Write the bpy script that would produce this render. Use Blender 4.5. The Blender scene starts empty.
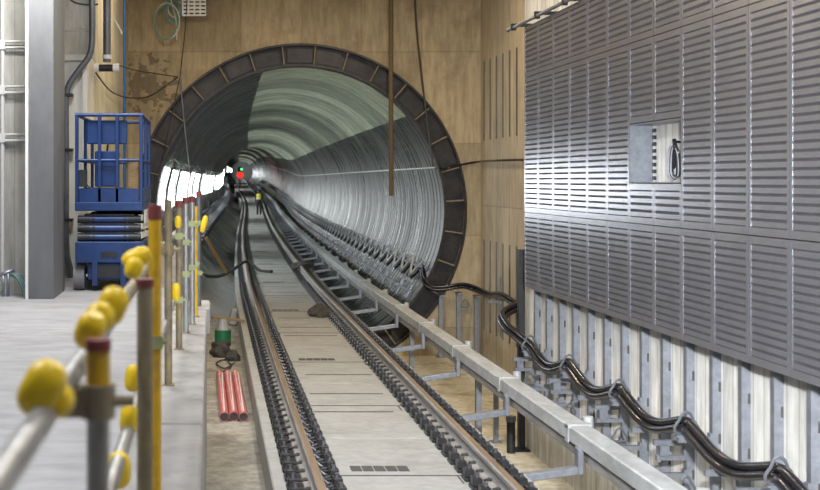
import bpy, bmesh, math, random
from mathutils import Vector, Matrix, Euler
random.seed(7)
SC = bpy.context.scene
COL = SC.collection
PI = math.pi

# ------------------------------------------------------------------ camera
EYE = 3.5
F = 1200.0                      # focal length in pixels of the 820x490 frame
cam = bpy.data.cameras.new('camera')
cam.sensor_width = 36.0
cam.lens = F / 820 * 36
cam.shift_x = (410 - 211) / 820
cam.shift_y = -(245 - 180) / 820
cam.clip_end = 1000
cam.dof.use_dof = True
cam.dof.focus_distance = 15.0
cam.dof.aperture_fstop = 3.2
camo = bpy.data.objects.new('camera', cam)
camo.location = (0, 0, EYE)
camo.rotation_euler = (PI / 2, 0, 0)
COL.objects.link(camo)
SC.camera = camo
# ------------------------------------------------------------------ world / exposure
w = bpy.data.worlds.new('World'); SC.world = w; w.use_nodes = True
w.node_tree.nodes['Background'].inputs[0].default_value = (0.75, 0.85, 1.0, 1)
w.node_tree.nodes['Background'].inputs[1].default_value = 0.08
SC.view_settings.view_transform = 'Standard'
SC.view_settings.look = 'None'
SC.view_settings.gamma = 1
SC.view_settings.use_curve_mapping = False
SC.view_settings.exposure = 0.0

# lamp power (W) of the fittings built further down
P_TUNNEL = 10.5      # emission strength of the wall light panels in the tunnel
P_FILL = 210.0       # unseen fill lamp added over the track to brighten the right hand wall
P_CEIL = [           # ceiling lamps: x, y, z, watts, colour
    (1.6, 14.0, 7.6, 150, (1.0, 0.84, 0.62)),
    (3.0, 19.5, 7.6, 150, (1.0, 0.80, 0.55)),
    (-0.9, 19.0, 7.6, 110, (1.0, 0.80, 0.55)),
    (1.2, 8.5, 7.6, 130, (0.93, 0.95, 1.0)),
    (1.2, 2.0, 7.6, 130, (0.93, 0.95, 1.0)),
    (-1.1, 11.2, 7.0, 190, (0.94, 0.96, 1.0)),  # unseen lamp added to brighten the left bay
    (-1.7, 12.5, 6.5, 130, (1.0, 0.97, 0.9)),  # second unseen lamp, added to lift the pier and left wall
    (-2.6, 4.0, 6.6, 170, (0.92, 0.95, 1.0)),
]

# ------------------------------------------------------------------ levels (metres)
RAIL = 1.22; SLAB = 1.05; LFLOOR = 0.70; RFLOOR = 0.0; PLAT = 2.2
PORTAL = 23.9; TCX = 1.78; TCZ = 2.9; TR = 2.9; TRO = 3.31
TEND = 330.0
KX = [(-20, 0), (0, 0), (24, .02), (32, .12), (54, .62), (82, 1.5), (102, 2.05), (125, 2.22), (146, 2.35), (200, 3.6), (300, 5.9), (440, 9.2)]
KZ = [(-20, 0), (0, 0), (24, 0), (50, 0), (70, 0), (82, .06), (102, .5), (125, 1.05), (146, 1.5), (200, 2.0), (300, 2.6), (440, 3.3)]
def hermite(K, y):
    n = len(K)
    if y <= K[0][0]: return K[0][1]
    for i in range(n - 1):
        if y <= K[i + 1][0]:
            (x0, p0), (x1, p1) = K[i], K[i + 1]
            def slope(j):
                if j == 0 or j == n - 1: return 0
                a = (K[j][1] - K[j-1][1]) / (K[j][0] - K[j-1][0]); b = (K[j+1][1] - K[j][1]) / (K[j+1][0] - K[j][0])
                return 0 if a * b <= 0 else 2 * a * b / (a + b)
            h = x1 - x0; t = (y - x0) / h
            return (p0 * (2*t**3 - 3*t**2 + 1) + slope(i) * h * (t**3 - 2*t**2 + t) + p1 * (-2*t**3 + 3*t**2) + slope(i + 1) * h * (t**3 - t**2))
    return K[-1][1]
def DX(y): return hermite(KX, y)
def DZ(y): return hermite(KZ, y)
def yaw(y): return -math.atan2(DX(y + .5) - DX(y - .5), 1.0)
def pitch(y): return math.atan2(DZ(y + .5) - DZ(y - .5), 1.0)

# ------------------------------------------------------------------ materials
MATS = {}
def nodes(m): return m.node_tree.nodes, m.node_tree.links
def ramp(N, stops):
    r = N.new('ShaderNodeValToRGB'); e = r.color_ramp.elements
    while len(e) < len(stops): e.new(0.5)
    for i, (p, c) in enumerate(stops):
        e[i].position = p; e[i].color = (*c, 1) if len(c) == 3 else c
    return r
def mat(name, color, rough=0.6, metal=0.0, var=0.12, scale=6.0, bump=0.0, stretch=(1, 1, 1), dark=None, darkamt=0.0, dscale=1.2, spec=None):
    """colour broken up by noise, with optional dirt patches and fine relief"""
    if name in MATS: return MATS[name]
    m = bpy.data.materials.new(name); m.use_nodes = True
    N, L = nodes(m); b = N['Principled BSDF']
    tc = N.new('ShaderNodeTexCoord'); mp = N.new('ShaderNodeMapping')
    g = N.new('ShaderNodeNewGeometry')
    L.new(g.outputs['Position'], mp.inputs['Vector']); mp.inputs['Scale'].default_value = stretch
    n1 = N.new('ShaderNodeTexNoise'); n1.inputs['Scale'].default_value = scale; n1.inputs['Detail'].default_value = 7; n1.inputs['Roughness'].default_value = .65
    L.new(mp.outputs[0], n1.inputs['Vector'])
    c0 = [max(0, c * (1 - var * 1.6)) for c in color]; c1 = [min(1, c * (1 + var * 1.6)) for c in color]
    r1 = ramp(N, [(0.25, c0), (0.75, c1)]); L.new(n1.outputs['Fac'], r1.inputs[0])
    out = r1.outputs[0]
    if darkamt > 0:
        n2 = N.new('ShaderNodeTexNoise'); n2.inputs['Scale'].default_value = dscale; n2.inputs['Detail'].default_value = 8; n2.inputs['Roughness'].default_value = .7
        L.new(mp.outputs[0], n2.inputs['Vector'])
        r2 = ramp(N, [(0.48, (0, 0, 0)), (0.68, (darkamt,) * 3)]); L.new(n2.outputs['Fac'], r2.inputs[0])
        mx = N.new('ShaderNodeMixRGB'); L.new(r2.outputs[0], mx.inputs[0]); L.new(out, mx.inputs[1]); mx.inputs[2].default_value = (*(dark or (.05, .045, .04)), 1)
        out = mx.outputs[0]
    L.new(out, b.inputs['Base Color'])
    b.inputs['Roughness'].default_value = rough; b.inputs['Metallic'].default_value = metal
    if spec is not None: b.inputs['Specular IOR Level'].default_value = spec
    if bump:
        bp = N.new('ShaderNodeBump'); bp.inputs['Strength'].default_value = bump; bp.inputs['Distance'].default_value = .02
        L.new(n1.outputs['Fac'], bp.inputs['Height']); L.new(bp.outputs[0], b.inputs['Normal'])
    MATS[name] = m
    return m
def emit(name, color, strength, base=(.8, .8, .8)):
    m = bpy.data.materials.new(name); m.use_nodes = True
    b = m.node_tree.nodes['Principled BSDF']; b.inputs['Base Color'].default_value = (*base, 1)
    b.inputs['Emission Color'].default_value = (*color, 1); b.inputs['Emission Strength'].default_value = strength
    MATS[name] = m
    return m
def formed_concrete(name, color, ax, board=0.6, lift=2.4, z0=0.0, line=.35, stain=(.12, .09, .06), staina=.35, spot=None):
    """board-formed concrete: board lines along axis ax, pour lines in z, stains"""
    m = bpy.data.materials.new(name); m.use_nodes = True
    N, L = nodes(m); b = N['Principled BSDF']
    g = N.new('ShaderNodeNewGeometry'); s = N.new('ShaderNodeSeparateXYZ'); L.new(g.outputs['Position'], s.inputs[0])
    def mth(op, a, bb=None):
        q = N.new('ShaderNodeMath'); q.operation = op
        for i, v in enumerate((a, bb)):
            if v is None: continue
            if isinstance(v, (int, float)): q.inputs[i].default_value = v
            else: L.new(v, q.inputs[i])
        return q.outputs[0]
    def groove(v, period, width, off=0.0):
        a = mth('MODULO', mth('ADD', v, 100 * period + off), period)
        d = mth('ABSOLUTE', mth('SUBTRACT', a, period / 2))
        return mth('LESS_THAN', d, width)
    u = s.outputs[ax]; z = s.outputs[2]
    gl = mth('MAXIMUM', groove(u, board, .007), groove(z, lift, .012, z0))
    # per board tint
    cell = N.new('ShaderNodeTexWhiteNoise'); cell.noise_dimensions = '2D'
    cv = N.new('ShaderNodeCombineXYZ'); L.new(mth('FLOOR', mth('DIVIDE', mth('ADD', u, 100 * board - board / 2), board)), cv.inputs[0]); L.new(mth('FLOOR', mth('DIVIDE', mth('ADD', z, 100 * lift + z0 - lift / 2), lift)), cv.inputs[1])
    L.new(cv.outputs[0], cell.inputs['Vector'])
    mp = N.new('ShaderNodeMapping'); L.new(g.outputs['Position'], mp.inputs['Vector']); mp.inputs['Scale'].default_value = (1, 1, .18)
    n1 = N.new('ShaderNodeTexNoise'); n1.inputs['Scale'].default_value = 9; n1.inputs['Detail'].default_value = 9; n1.inputs['Roughness'].default_value = .7; L.new(mp.outputs[0], n1.inputs['Vector'])
    n2 = N.new('ShaderNodeTexNoise'); n2.inputs['Scale'].default_value = 1.1; n2.inputs['Detail'].default_value = 9; n2.inputs['Roughness'].default_value = .68; L.new(g.outputs['Position'], n2.inputs['Vector'])
    r1 = ramp(N, [(.3, [c * .68 for c in color]), (.7, [min(1, c * 1.24) for c in color])]); L.new(n1.outputs['Fac'], r1.inputs[0])
    r2 = ramp(N, [(.5, (0, 0, 0)), (.72, (staina,) * 3)]); L.new(n2.outputs['Fac'], r2.inputs[0])
    m1 = N.new('ShaderNodeMixRGB'); L.new(r2.outputs[0], m1.inputs[0]); L.new(r1.outputs[0], m1.inputs[1]); m1.inputs[2].default_value = (*stain, 1)
    hs = N.new('ShaderNodeHueSaturation'); L.new(m1.outputs[0], hs.inputs['Color']); L.new(mth('ADD', mth('MULTIPLY', cell.outputs['Value'], .26), .87), hs.inputs['Value'])
    m2 = N.new('ShaderNodeMixRGB'); L.new(mth('MULTIPLY', gl, line), m2.inputs[0]); L.new(hs.outputs[0], m2.inputs[1]); m2.inputs[2].default_value = (*[c * .25 for c in color], 1)
    res = m2.outputs[0]
    if spot:                                   # one blotchy damp stain on the wall
        vd = N.new('ShaderNodeVectorMath'); vd.operation = 'DISTANCE'; L.new(g.outputs['Position'], vd.inputs[0]); vd.inputs[1].default_value = spot[0]
        n3 = N.new('ShaderNodeTexNoise'); n3.inputs['Scale'].default_value = 6; n3.inputs['Detail'].default_value = 6; L.new(g.outputs['Position'], n3.inputs['Vector'])
        k_ = mth('GREATER_THAN', mth('SUBTRACT', n3.outputs['Fac'], mth('MULTIPLY', vd.outputs['Value'], .28 / spot[1])), .36)
        m3 = N.new('ShaderNodeMixRGB'); L.new(mth('MULTIPLY', k_, .6), m3.inputs[0]); L.new(res, m3.inputs[1]); m3.inputs[2].default_value = (.06, .05, .035, 1); res = m3.outputs[0]
    L.new(res, b.inputs['Base Color']); b.inputs['Roughness'].default_value = .75
    bp = N.new('ShaderNodeBump'); bp.inputs['Strength'].default_value = .35; bp.inputs['Distance'].default_value = .02
    L.new(mth('SUBTRACT', n1.outputs['Fac'], gl), bp.inputs['Height']); L.new(bp.outputs[0], b.inputs['Normal'])
    MATS[name] = m
    return m
def lining_material(name, gain, rlo, rhi, tint=(1, 1, 1), streak=.5):
    """precast tunnel lining: grey green concrete, wet streaks and painted highlight streaks running round the ring"""
    m = bpy.data.materials.new(name); m.use_nodes = True
    N, L = nodes(m); b = N['Principled BSDF']
    uv = N.new('ShaderNodeUVMap'); mp = N.new('ShaderNodeMapping'); L.new(uv.outputs[0], mp.inputs['Vector'])
    oi = N.new('ShaderNodeObjectInfo'); ad = N.new('ShaderNodeVectorMath'); ad.operation = 'ADD'
    sc = N.new('ShaderNodeVectorMath'); sc.operation = 'SCALE'; sc.inputs[0].default_value = (7, 31, 3); L.new(oi.outputs['Random'], sc.inputs['Scale'])
    L.new(uv.outputs[0], ad.inputs[0]); L.new(sc.outputs[0], ad.inputs[1]); L.new(ad.outputs[0], mp.inputs['Vector'])
    mp.inputs['Scale'].default_value = (5, 9, 1)
    n1 = N.new('ShaderNodeTexNoise'); n1.inputs['Scale'].default_value = 1.6; n1.inputs['Detail'].default_value = 6; n1.inputs['Roughness'].default_value = .75; L.new(mp.outputs[0], n1.inputs['Vector'])
    n2 = N.new('ShaderNodeTexNoise'); n2.inputs['Scale'].default_value = .35; n2.inputs['Detail'].default_value = 3; L.new(mp.outputs[0], n2.inputs['Vector'])
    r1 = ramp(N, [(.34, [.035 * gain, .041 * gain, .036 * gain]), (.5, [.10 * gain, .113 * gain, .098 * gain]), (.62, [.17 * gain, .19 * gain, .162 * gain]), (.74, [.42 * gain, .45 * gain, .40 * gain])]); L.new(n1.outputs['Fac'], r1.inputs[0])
    hs = N.new('ShaderNodeHueSaturation'); L.new(r1.outputs[0], hs.inputs['Color'])
    ma = N.new('ShaderNodeMath'); ma.operation = 'MULTIPLY_ADD'; L.new(oi.outputs['Random'], ma.inputs[0]); ma.inputs[1].default_value = .7; ma.inputs[2].default_value = .62; L.new(ma.outputs[0], hs.inputs['Value'])
    mp2 = N.new('ShaderNodeMapping'); L.new(ad.outputs[0], mp2.inputs['Vector']); mp2.inputs['Scale'].default_value = (3, 26, 1)
    n4 = N.new('ShaderNodeTexNoise'); n4.inputs['Scale'].default_value = 1.0; n4.inputs['Detail'].default_value = 3; L.new(mp2.outputs[0], n4.inputs['Vector'])
    r4 = ramp(N, [(.59, (0, 0, 0)), (.70, (streak,) * 3)]); L.new(n4.outputs['Fac'], r4.inputs[0])  # thin pale streaks paint in the highlights on the ribs
    m4 = N.new('ShaderNodeMixRGB'); L.new(r4.outputs[0], m4.inputs[0]); L.new(hs.outputs[0], m4.inputs[1]); m4.inputs[2].default_value = (.55, .58, .53, 1)
    m5 = N.new('ShaderNodeMixRGB'); m5.blend_type = 'MULTIPLY'; m5.inputs[0].default_value = 1; L.new(m4.outputs[0], m5.inputs[1]); m5.inputs[2].default_value = (*tint, 1)
    L.new(m5.outputs[0], b.inputs['Base Color'])
    r2 = ramp(N, [(.35, (rlo,) * 3), (.65, (rhi,) * 3)]); L.new(n2.outputs['Fac'], r2.inputs[0]); L.new(r2.outputs[0], b.inputs['Roughness'])
    bp = N.new('ShaderNodeBump'); bp.inputs['Strength'].default_value = .6; bp.inputs['Distance'].default_value = .02; L.new(n1.outputs['Fac'], bp.inputs['Height']); L.new(bp.outputs[0], b.inputs['Normal'])
    MATS[name] = m
    return m

M = dict(
    endwall=formed_concrete('tan_formed_concrete', (.42, .345, .225), 0, 1.2, 1.83, .35, .3, (.12, .09, .055), .55, spot=((-1.25, PORTAL, 5.35), .75)),
    niche=formed_concrete('beige_formed_concrete', (.48, .42, .315), 1, .52, 6.0, 0, .35, (.2, .15, .1), .2),
    rwall=formed_concrete('pale_board_concrete', (.64, .63, .59), 1, .177, 9.0, 0, .5, (.25, .22, .18), .3),
    cream=formed_concrete('cream_concrete', (.56, .53, .42), 1, 1.5, 5.0, 0, .25, (.3, .26, .18), .3),
    lwall=formed_concrete('grey_left_concrete', (.60, .59, .55), 0, 1.5, 1.6, 0, .3, (.25, .23, .2), .3),
    pier=mat('white_pier', (.66, .65, .60), .8, 0, .06, 5, .1, (1, 1, .4), (.3, .28, .24), .2),
    column=mat('grey_column', (.14, .145, .152), .6, 0, .1, 5, .1, (1, 1, .4), (.1, .1, .1), .4, 3),
    platform=mat('platform_concrete', (.32, .32, .335), .55, 0, .14, 3, .15, (1, 2.5, 1), (.16, .16, .17), .55, 1.6),
    coping=mat('coping_concrete', (.38, .365, .345), .75, 0, .18, 7, .4, (1, 1, 1), (.1, .09, .08), .6, 3.5),
    slab=mat('slab_concrete', (.335, .335, .32), .7, 0, .12, 8, .2, (1, 1.5, 1), (.2, .19, .17), .45, 1.5),
    lfloor=mat('trench_floor', (.34, .32, .27), .85, 0, .25, 9, .4, (1, 1, 1), (.06, .05, .045), .6, 2),
    rfloor=mat('sand_floor', (.58, .53, .41), .85, 0, .2, 7, .35, (1, 1, 1), (.12, .1, .07), .6, 1.6),
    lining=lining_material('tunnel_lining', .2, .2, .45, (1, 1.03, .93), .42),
    crown=lining_material('pale_crown_lining', 2.9, .6, .8, (1.0, 1.0, .84), .3),  # paler lining for the upper right sector of each ring
    ringdark=mat('dark_ring_sheet', (.017, .016, .018), .4, .2, .6, 5, .3, (1, 1, 1), (.07, .05, .035), .5, 3),
    ringedge=mat('ring_flange', (.26, .21, .14), .7, .1, .3, 9, .2),
    louver=mat('louver_metal', (.42, .435, .495), .26, .84, .07, 3, 0, (1, 1, .3)),
    louvershade=mat('louver_slot_shade', (.05, .05, .06), .7, .2, .2),  # near-black colour puts the shade of the louver slots into the backing
    galv=mat('galvanised_steel', (.26, .278, .315), .42, .6, .16, 14, .05),
    galvlight=mat('galvanised_cover', (.50, .52, .53), .5, .35, .14, 10, .1, (1, .6, 1), (.25, .25, .24), .5, 3),
    cable=mat('black_cable', (.014, .014, .018), .2, 0, .2, 8),
    greycable=mat('grey_cable', (.30, .31, .33), .35, 0, .15),
    whitecable=mat('pale_cable', (.72, .72, .68), .45, 0, .1),
    railside=mat('rail_steel', (.34, .33, .32), .55, .4, .25, 5, .1, (3, .5, 3)),
    railtop=mat('rail_running_band', (.34, .245, .165), .38, .6, .18, 4, 0, (6, .3, 6)),
    black=mat('black_fastener', (.018, .018, .02), .42, .2, .3, 20),
    bolt=mat('bolt_steel', (.13, .13, .14), .4, .8, .2, 20),
    slot=mat('slot_dark', (.06, .06, .058), .8, 0, .3, 12),
    yellow=mat('yellow_paint', (.72, .42, .012), .45, 0, .08, 10, .1, (1, 1, 1), (.25, .15, .05), .55, 9),
    yplastic=mat('yellow_plastic', (.92, .62, .015), .4, 0, .05),
    tubegrey=mat('scaffold_tube', (.38, .38, .37), .42, .6, .2, 14, .1, (1, 1, .5), (.2, .13, .07), .4, 6),
    tuberust=mat('worn_scaffold_tube', (.27, .22, .15), .6, .4, .3, 16, .2, (1, 1, .5), (.45, .36, .1), .5, 7),
    redtape=mat('maroon_tape', (.20, .045, .04), .6, 0, .2),
    greenclip=mat('lime_clip', (.34, .37, .17), .5, 0, .2),
    blue=mat('blue_paint', (.009, .036, .135), .38, .1, .18, 9, .05, (1, 1, 1), (.02, .03, .07), .5, 5),
    bluelight=mat('blue_pipe_paint', (.02, .12, .40), .4, 0, .1),
    tyre=mat('grey_tyre', (.16, .16, .165), .8, 0, .15),
    darksteel=mat('dark_machinery', (.03, .032, .036), .5, .4, .3),
    white=mat('white_paint', (.75, .75, .74), .5, 0, .05),
    redpipe=mat('red_plastic_pipe', (.50, .13, .12), .32, 0, .14, 6, 0, (1, .5, 1), (.75, .6, .55), .35, 8),
    wood=mat('raw_timber', (.27, .18, .085), .75, 0, .25, 12, .2, (1, 6, 6)),
    rag=mat('dirty_rag', (.05, .048, .042), .95, 0, .4, 14, .6),
    greenplastic=mat('green_plastic', (.02, .16, .07), .4, 0, .1),
    clear=mat('cloudy_plastic', (.35, .36, .35), .25, 0, .1),
    conduit=mat('dark_conduit', (.14, .15, .17), .4, .4, .15),
    pvc=mat('white_conduit', (.72, .72, .71), .5, 0, .06),
    wire=mat('thin_black_wire', (.03, .028, .025), .5, 0, .1),
    rope=mat('brown_rope', (.085, .065, .035), .85, 0, .3, 40, .3),
    greenwire=mat('green_wire', (.12, .34, .28), .45, 0, .1),
    cyanwire=mat('cyan_wire', (.08, .30, .42), .45, 0, .1),
    skin=mat('skin', (.35, .22, .16), .6, 0, .05),
    navy=mat('navy_workwear', (.018, .02, .03), .85, 0, .2),
    vest=mat('hi_vis_vest', (.75, .72, .02), .6, 0, .08),
    reflect=mat('reflective_tape', (.75, .75, .72), .35, .3, .05),
    ceiling=mat('ceiling_concrete', (.35, .34, .32), .85, 0, .1, 3),
    lampbody=mat('lamp_housing', (.10, .10, .11), .5, .5, .1),
    insert=mat('channel_insert_steel', (.17, .17, .15), .5, .5, .2),
    mesh=mat('perforated_tray', (.62, .63, .64), .45, .5, .1),
)

# ------------------------------------------------------------------ mesh helpers
FR = {}                           # frame origin of a thing (its parts are stored relative to it)
class MB:
    def __init__(self): self.v = []; self.f = []; self.uv = None
    def add(self, vs, fs):
        o = len(self.v); self.v += [tuple(p) for p in vs]; self.f += [tuple(i + o for i in q) for q in fs]; return self
    def box(self, x0, x1, y0, y1, z0, z1):
        return self.add([(x0, y0, z0), (x1, y0, z0), (x1, y1, z0), (x0, y1, z0), (x0, y0, z1), (x1, y0, z1), (x1, y1, z1), (x0, y1, z1)],
                        [(0, 3, 2, 1), (4, 5, 6, 7), (0, 1, 5, 4), (1, 2, 6, 5), (2, 3, 7, 6), (3, 0, 4, 7)])
    def obox(self, c, size, rot):
        """box with centre c, size and Euler rotation"""
        R = Euler(rot).to_matrix(); c = Vector(c); h = Vector(size) / 2
        vs = [c + R @ Vector((sx * h.x, sy * h.y, sz * h.z)) for sz in (-1, 1) for sx, sy in ((-1, -1), (1, -1), (1, 1), (-1, 1))]
        return self.add(vs, [(0, 3, 2, 1), (4, 5, 6, 7), (0, 1, 5, 4), (1, 2, 6, 5), (2, 3, 7, 6), (3, 0, 4, 7)])
    def tube(self, pts, r, n=10, r2=None, cap=True):
        pts = [Vector(p) for p in pts]; m = len(pts); rings = []; up = None
        for i, p in enumerate(pts):
            d = (pts[min(i + 1, m - 1)] - pts[max(i - 1, 0)])
            d = d.normalized() if d.length > 1e-9 else Vector((0, 0, 1))
            if up is None:
                a = Vector((0, 0, 1)) if abs(d.z) < .9 else Vector((1, 0, 0)); up = a - d * a.dot(d)
            else: up = up - d * up.dot(d)
            up.normalize(); s = d.cross(up)
            rr = r if r2 is None else r + (r2 - r) * i / (m - 1)
            rings.append([p + (up * math.cos(2 * PI * k / n) + s * math.sin(2 * PI * k / n)) * rr for k in range(n)])
        vs = [q for R in rings for q in R]; fs = []
        for i in range(m - 1):
            for k in range(n):
                k2 = (k + 1) % n; fs.append((i * n + k, i * n + k2, (i + 1) * n + k2, (i + 1) * n + k))
        if cap: fs.append(tuple(range(n - 1, -1, -1))); fs.append(tuple((m - 1) * n + k for k in range(n)))
        return self.add(vs, fs)
    def pipe(self, pts, ro, ri, n=16):
        """open hollow pipe between two points"""
        a, b = Vector(pts[0]), Vector(pts[1]); d = (b - a).normalized(); u = Vector((0, 0, 1)) if abs(d.z) < .9 else Vector((1, 0, 0))
        u = (u - d * u.dot(d)).normalized(); s = d.cross(u); vs = []
        for p, r in ((a, ro), (b, ro), (b, ri), (a, ri)):
            vs += [p + (u * math.cos(2 * PI * k / n) + s * math.sin(2 * PI * k / n)) * r for k in range(n)]
        fs = []
        for i in range(4):
            j = (i + 1) % 4
            for k in range(n):
                k2 = (k + 1) % n; fs.append((i * n + k, i * n + k2, j * n + k2, j * n + k))
        return self.add(vs, fs)
    def sweep(self, prof, ys, fn):
        """closed profile (x,z) swept along y with offset fn(y)->(dx,dz)"""
        n = len(prof); vs = []; fs = []
        for y in ys:
            dx, dz = fn(y); vs += [(x + dx, y, z + dz) for x, z in prof]
        for i in range(len(ys) - 1):
            for k in range(n):
                k2 = (k + 1) % n; fs.append((i * n + k, (i + 1) * n + k, (i + 1) * n + k2, i * n + k2))
        fs.append(tuple(range(n))); fs.append(tuple((len(ys) - 1) * n + k for k in range(n - 1, -1, -1)))
        return self.add(vs, fs)
    def torus(self, c, axis, R, r, n=16, m=8, a0=0, a1=2 * PI):
        c = Vector(c); ax = Vector(axis).normalized(); u = Vector((0, 0, 1)) if abs(ax.z) < .9 else Vector((1, 0, 0)); u = (u - ax * u.dot(ax)).normalized(); s = ax.cross(u)
        return self.tube([c + (u * math.cos(a0 + (a1 - a0) * k / n) + s * math.sin(a0 + (a1 - a0) * k / n)) * R for k in range(n + 1)], r, m)
    def data(self, name, mt, org=(0, 0, 0), smooth=False, bevel=0.0):
        me = bpy.data.meshes.new(name); o = Vector(org)
        me.from_pydata([tuple(Vector(p) - o) for p in self.v], [], self.f)
        bm = bmesh.new(); bm.from_mesh(me); bmesh.ops.recalc_face_normals(bm, faces=bm.faces)
        if bevel: bmesh.ops.bevel(bm, geom=bm.edges[:], offset=bevel, segments=1, affect='EDGES', clamp_overlap=True)
        if smooth:
            for f in bm.faces: f.smooth = len(f.verts) <= 4
            for e in bm.edges:
                if len(e.link_faces) == 2 and e.calc_face_angle(0) > .7: e.smooth = False
        bm.to_mesh(me); bm.free()
        me.materials.append(mt if not isinstance(mt, str) else M[mt])
        return me
    def build(self, name, mt, parent=None, smooth=False, bevel=0.0, loc=None):
        org = FR[parent] if parent is not None else (loc or (0, 0, 0))
        o = bpy.data.objects.new(name, self.data(name, mt, org, smooth, bevel)); COL.objects.link(o)
        if parent is not None: o.parent = parent
        elif loc: o.location = loc
        FR[o] = Vector(org)
        return o
def link(name, me, parent, pos, rot=(0, 0, 0), scale=None):
    """one more piece that shares mesh data, placed at world position pos"""
    o = bpy.data.objects.new(name, me); COL.objects.link(o)
    o.location = Vector(pos) - (FR[parent] if parent else Vector((0, 0, 0))); o.rotation_euler = rot
    if scale: o.scale = scale
    if parent: o.parent = parent
    FR[o] = Vector(pos)
    return o
def tag(o, label=None, cat=None, group=None, kind=None):
    if label: o['label'] = label
    if cat: o['category'] = cat
    if group: o['group'] = group
    if kind: o['kind'] = kind
    return o
def thing(name, label, cat, loc=(0, 0, 0), group=None):
    o = bpy.data.objects.new(name, None); COL.objects.link(o); o.location = loc; FR[o] = Vector(loc); o.empty_display_size = .2
    return tag(o, label, cat, group)
def struct(name, mb, mt, label, cat, smooth=False, loc=None):
    return tag(mb.build(name, mt, None, smooth, loc=loc), label, cat, kind='structure')
def spline(pts, k=8):
    P = [Vector(p) for p in pts]; out = []
    for i in range(len(P) - 1):
        p0 = P[max(i - 1, 0)]; p1 = P[i]; p2 = P[i + 1]; p3 = P[min(i + 2, len(P) - 1)]
        for j in range(k):
            t = j / k
            out.append(.5 * ((2 * p1) + (p2 - p0) * t + (2 * p0 - 5 * p1 + 4 * p2 - p3) * t * t + (3 * p1 - p0 - 3 * p2 + p3) * t ** 3))
    return out + [P[-1]]
def px(x, y, Y):
    """direction of a photo pixel followed to distance Y"""
    return Vector(((x - 211) * Y / F, Y, EYE - (y - 180) * Y / F))
ORD = ['first', 'second', 'third', 'fourth', 'fifth', 'sixth', 'seventh', 'eighth', 'ninth', 'tenth', 'eleventh', 'twelfth', 'thirteenth', 'fourteenth', 'fifteenth', 'sixteenth', 'seventeenth', 'eighteenth', 'nineteenth', 'twentieth']

# ================================================================== SETTING
# ---- end wall with round opening
mb = MB(); NW = 120; X0, X1, Z0, Z1 = -6.0, 8.0, -1.2, 9.0
def rect_pt(a):
    c, s = math.cos(a), math.sin(a); t = 1e9
    if c > 1e-9: t = min(t, (X1 - TCX) / c)
    if c < -1e-9: t = min(t, (X0 - TCX) / c)
    if s > 1e-9: t = min(t, (Z1 - TCZ) / s)
    if s < -1e-9: t = min(t, (Z0 - TCZ) / s)
    return (TCX + c * t, TCZ + s * t)
angs = sorted([2 * PI * k / NW for k in range(NW)] + [math.atan2(zz - TCZ, xx - TCX) % (2 * PI) for xx in (X0, X1) for zz in (Z0, Z1)])
vs = []; fs = []; n = len(angs)
for yy in (PORTAL, PORTAL + .6):
    for a in angs: vs.append((TCX + TRO * math.cos(a), yy, TCZ + TRO * math.sin(a)))
    for a in angs: q = rect_pt(a); vs.append((q[0], yy, q[1]))
for k in range(n):
    k2 = (k + 1) % n
    fs += [(k, k2, n + k2, n + k), (2 * n + k, 3 * n + k, 3 * n + k2, 2 * n + k2), (k, 2 * n + k, 2 * n + k2, k2), (n + k, n + k2, 3 * n + k2, 3 * n + k)]
mb.add(vs, fs)
struct('wall_far', mb, 'endwall', 'tan concrete end wall pierced by the round tunnel mouth', 'wall')
# ---- right hand walls: a niche wall beside the portal, then the nearer panelled wall
NX = 5.37; WX = 4.12; WY = 15.75; NEAR = -6.0
wall_r = struct('wall_right_back', MB().box(NX, NX + .5, WY - .2, PORTAL, -.6, 9.0), 'niche', 'beige board-formed side wall between the tunnel mouth and the metal panels', 'wall')
struct('wall_right', MB().box(WX, NX + .5, NEAR, WY, -.6, 9.0), 'rwall', 'pale board-formed concrete wall behind the louvred panels and steel channels', 'wall')
ins = MB().box(NX - .012, NX + .02, -.022, .022, -.9, .9).box(NX - .016, NX - .008, -.03, -.022, -.9, .9).box(NX - .016, NX - .008, .022, .03, -.9, .9).data('channel_insert', 'insert', (NX, 0, 0))
for k in range(6):
    yy = 23.55 - .5 * k
    link('channel_insert', ins, wall_r, (NX, yy, 5.05), scale=(1, 1, .86))
    link('channel_insert', ins, wall_r, (NX, yy, 1.45), scale=(1, 1, .98))
# ---- floors
struct('floor_right', MB().box(.6, NX + .3, NEAR, PORTAL + .3, -.3, RFLOOR), 'rfloor', 'sandy concrete floor to the right of the track', 'floor')
struct('floor_trench', MB().box(-.6, .7, NEAR, PORTAL + .05, -.3, LFLOOR), 'lfloor', 'dirty concrete floor of the gap beside the platform', 'floor')
# ---- platform: main deck, coping along the edge
struct('platform', MB().box(-9, -.42, NEAR, PORTAL, -.3, PLAT), 'platform', 'smooth grey concrete platform left of the guardrail', 'floor')
cp = bpy.data.objects.new('platform_coping', None); COL.objects.link(cp); FR[cp] = Vector((0, 0, 0)); tag(cp, 'rough concrete kerb along the platform edge under the guardrail', 'kerb', kind='structure')
yy = NEAR
while yy < 12.6:
    y2 = min(yy + 3.1, 12.72); MB().box(-.42, -.045, yy + .006, y2 - .006, .4, PLAT + random.uniform(-.004, .006)).build('kerb_block', 'coping', cp, bevel=.012); yy = y2
MB().box(-.43, -.01, 12.0, 12.78, PLAT - .25, PLAT + .02).build('end_block', 'coping', cp, bevel=.015)
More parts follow.
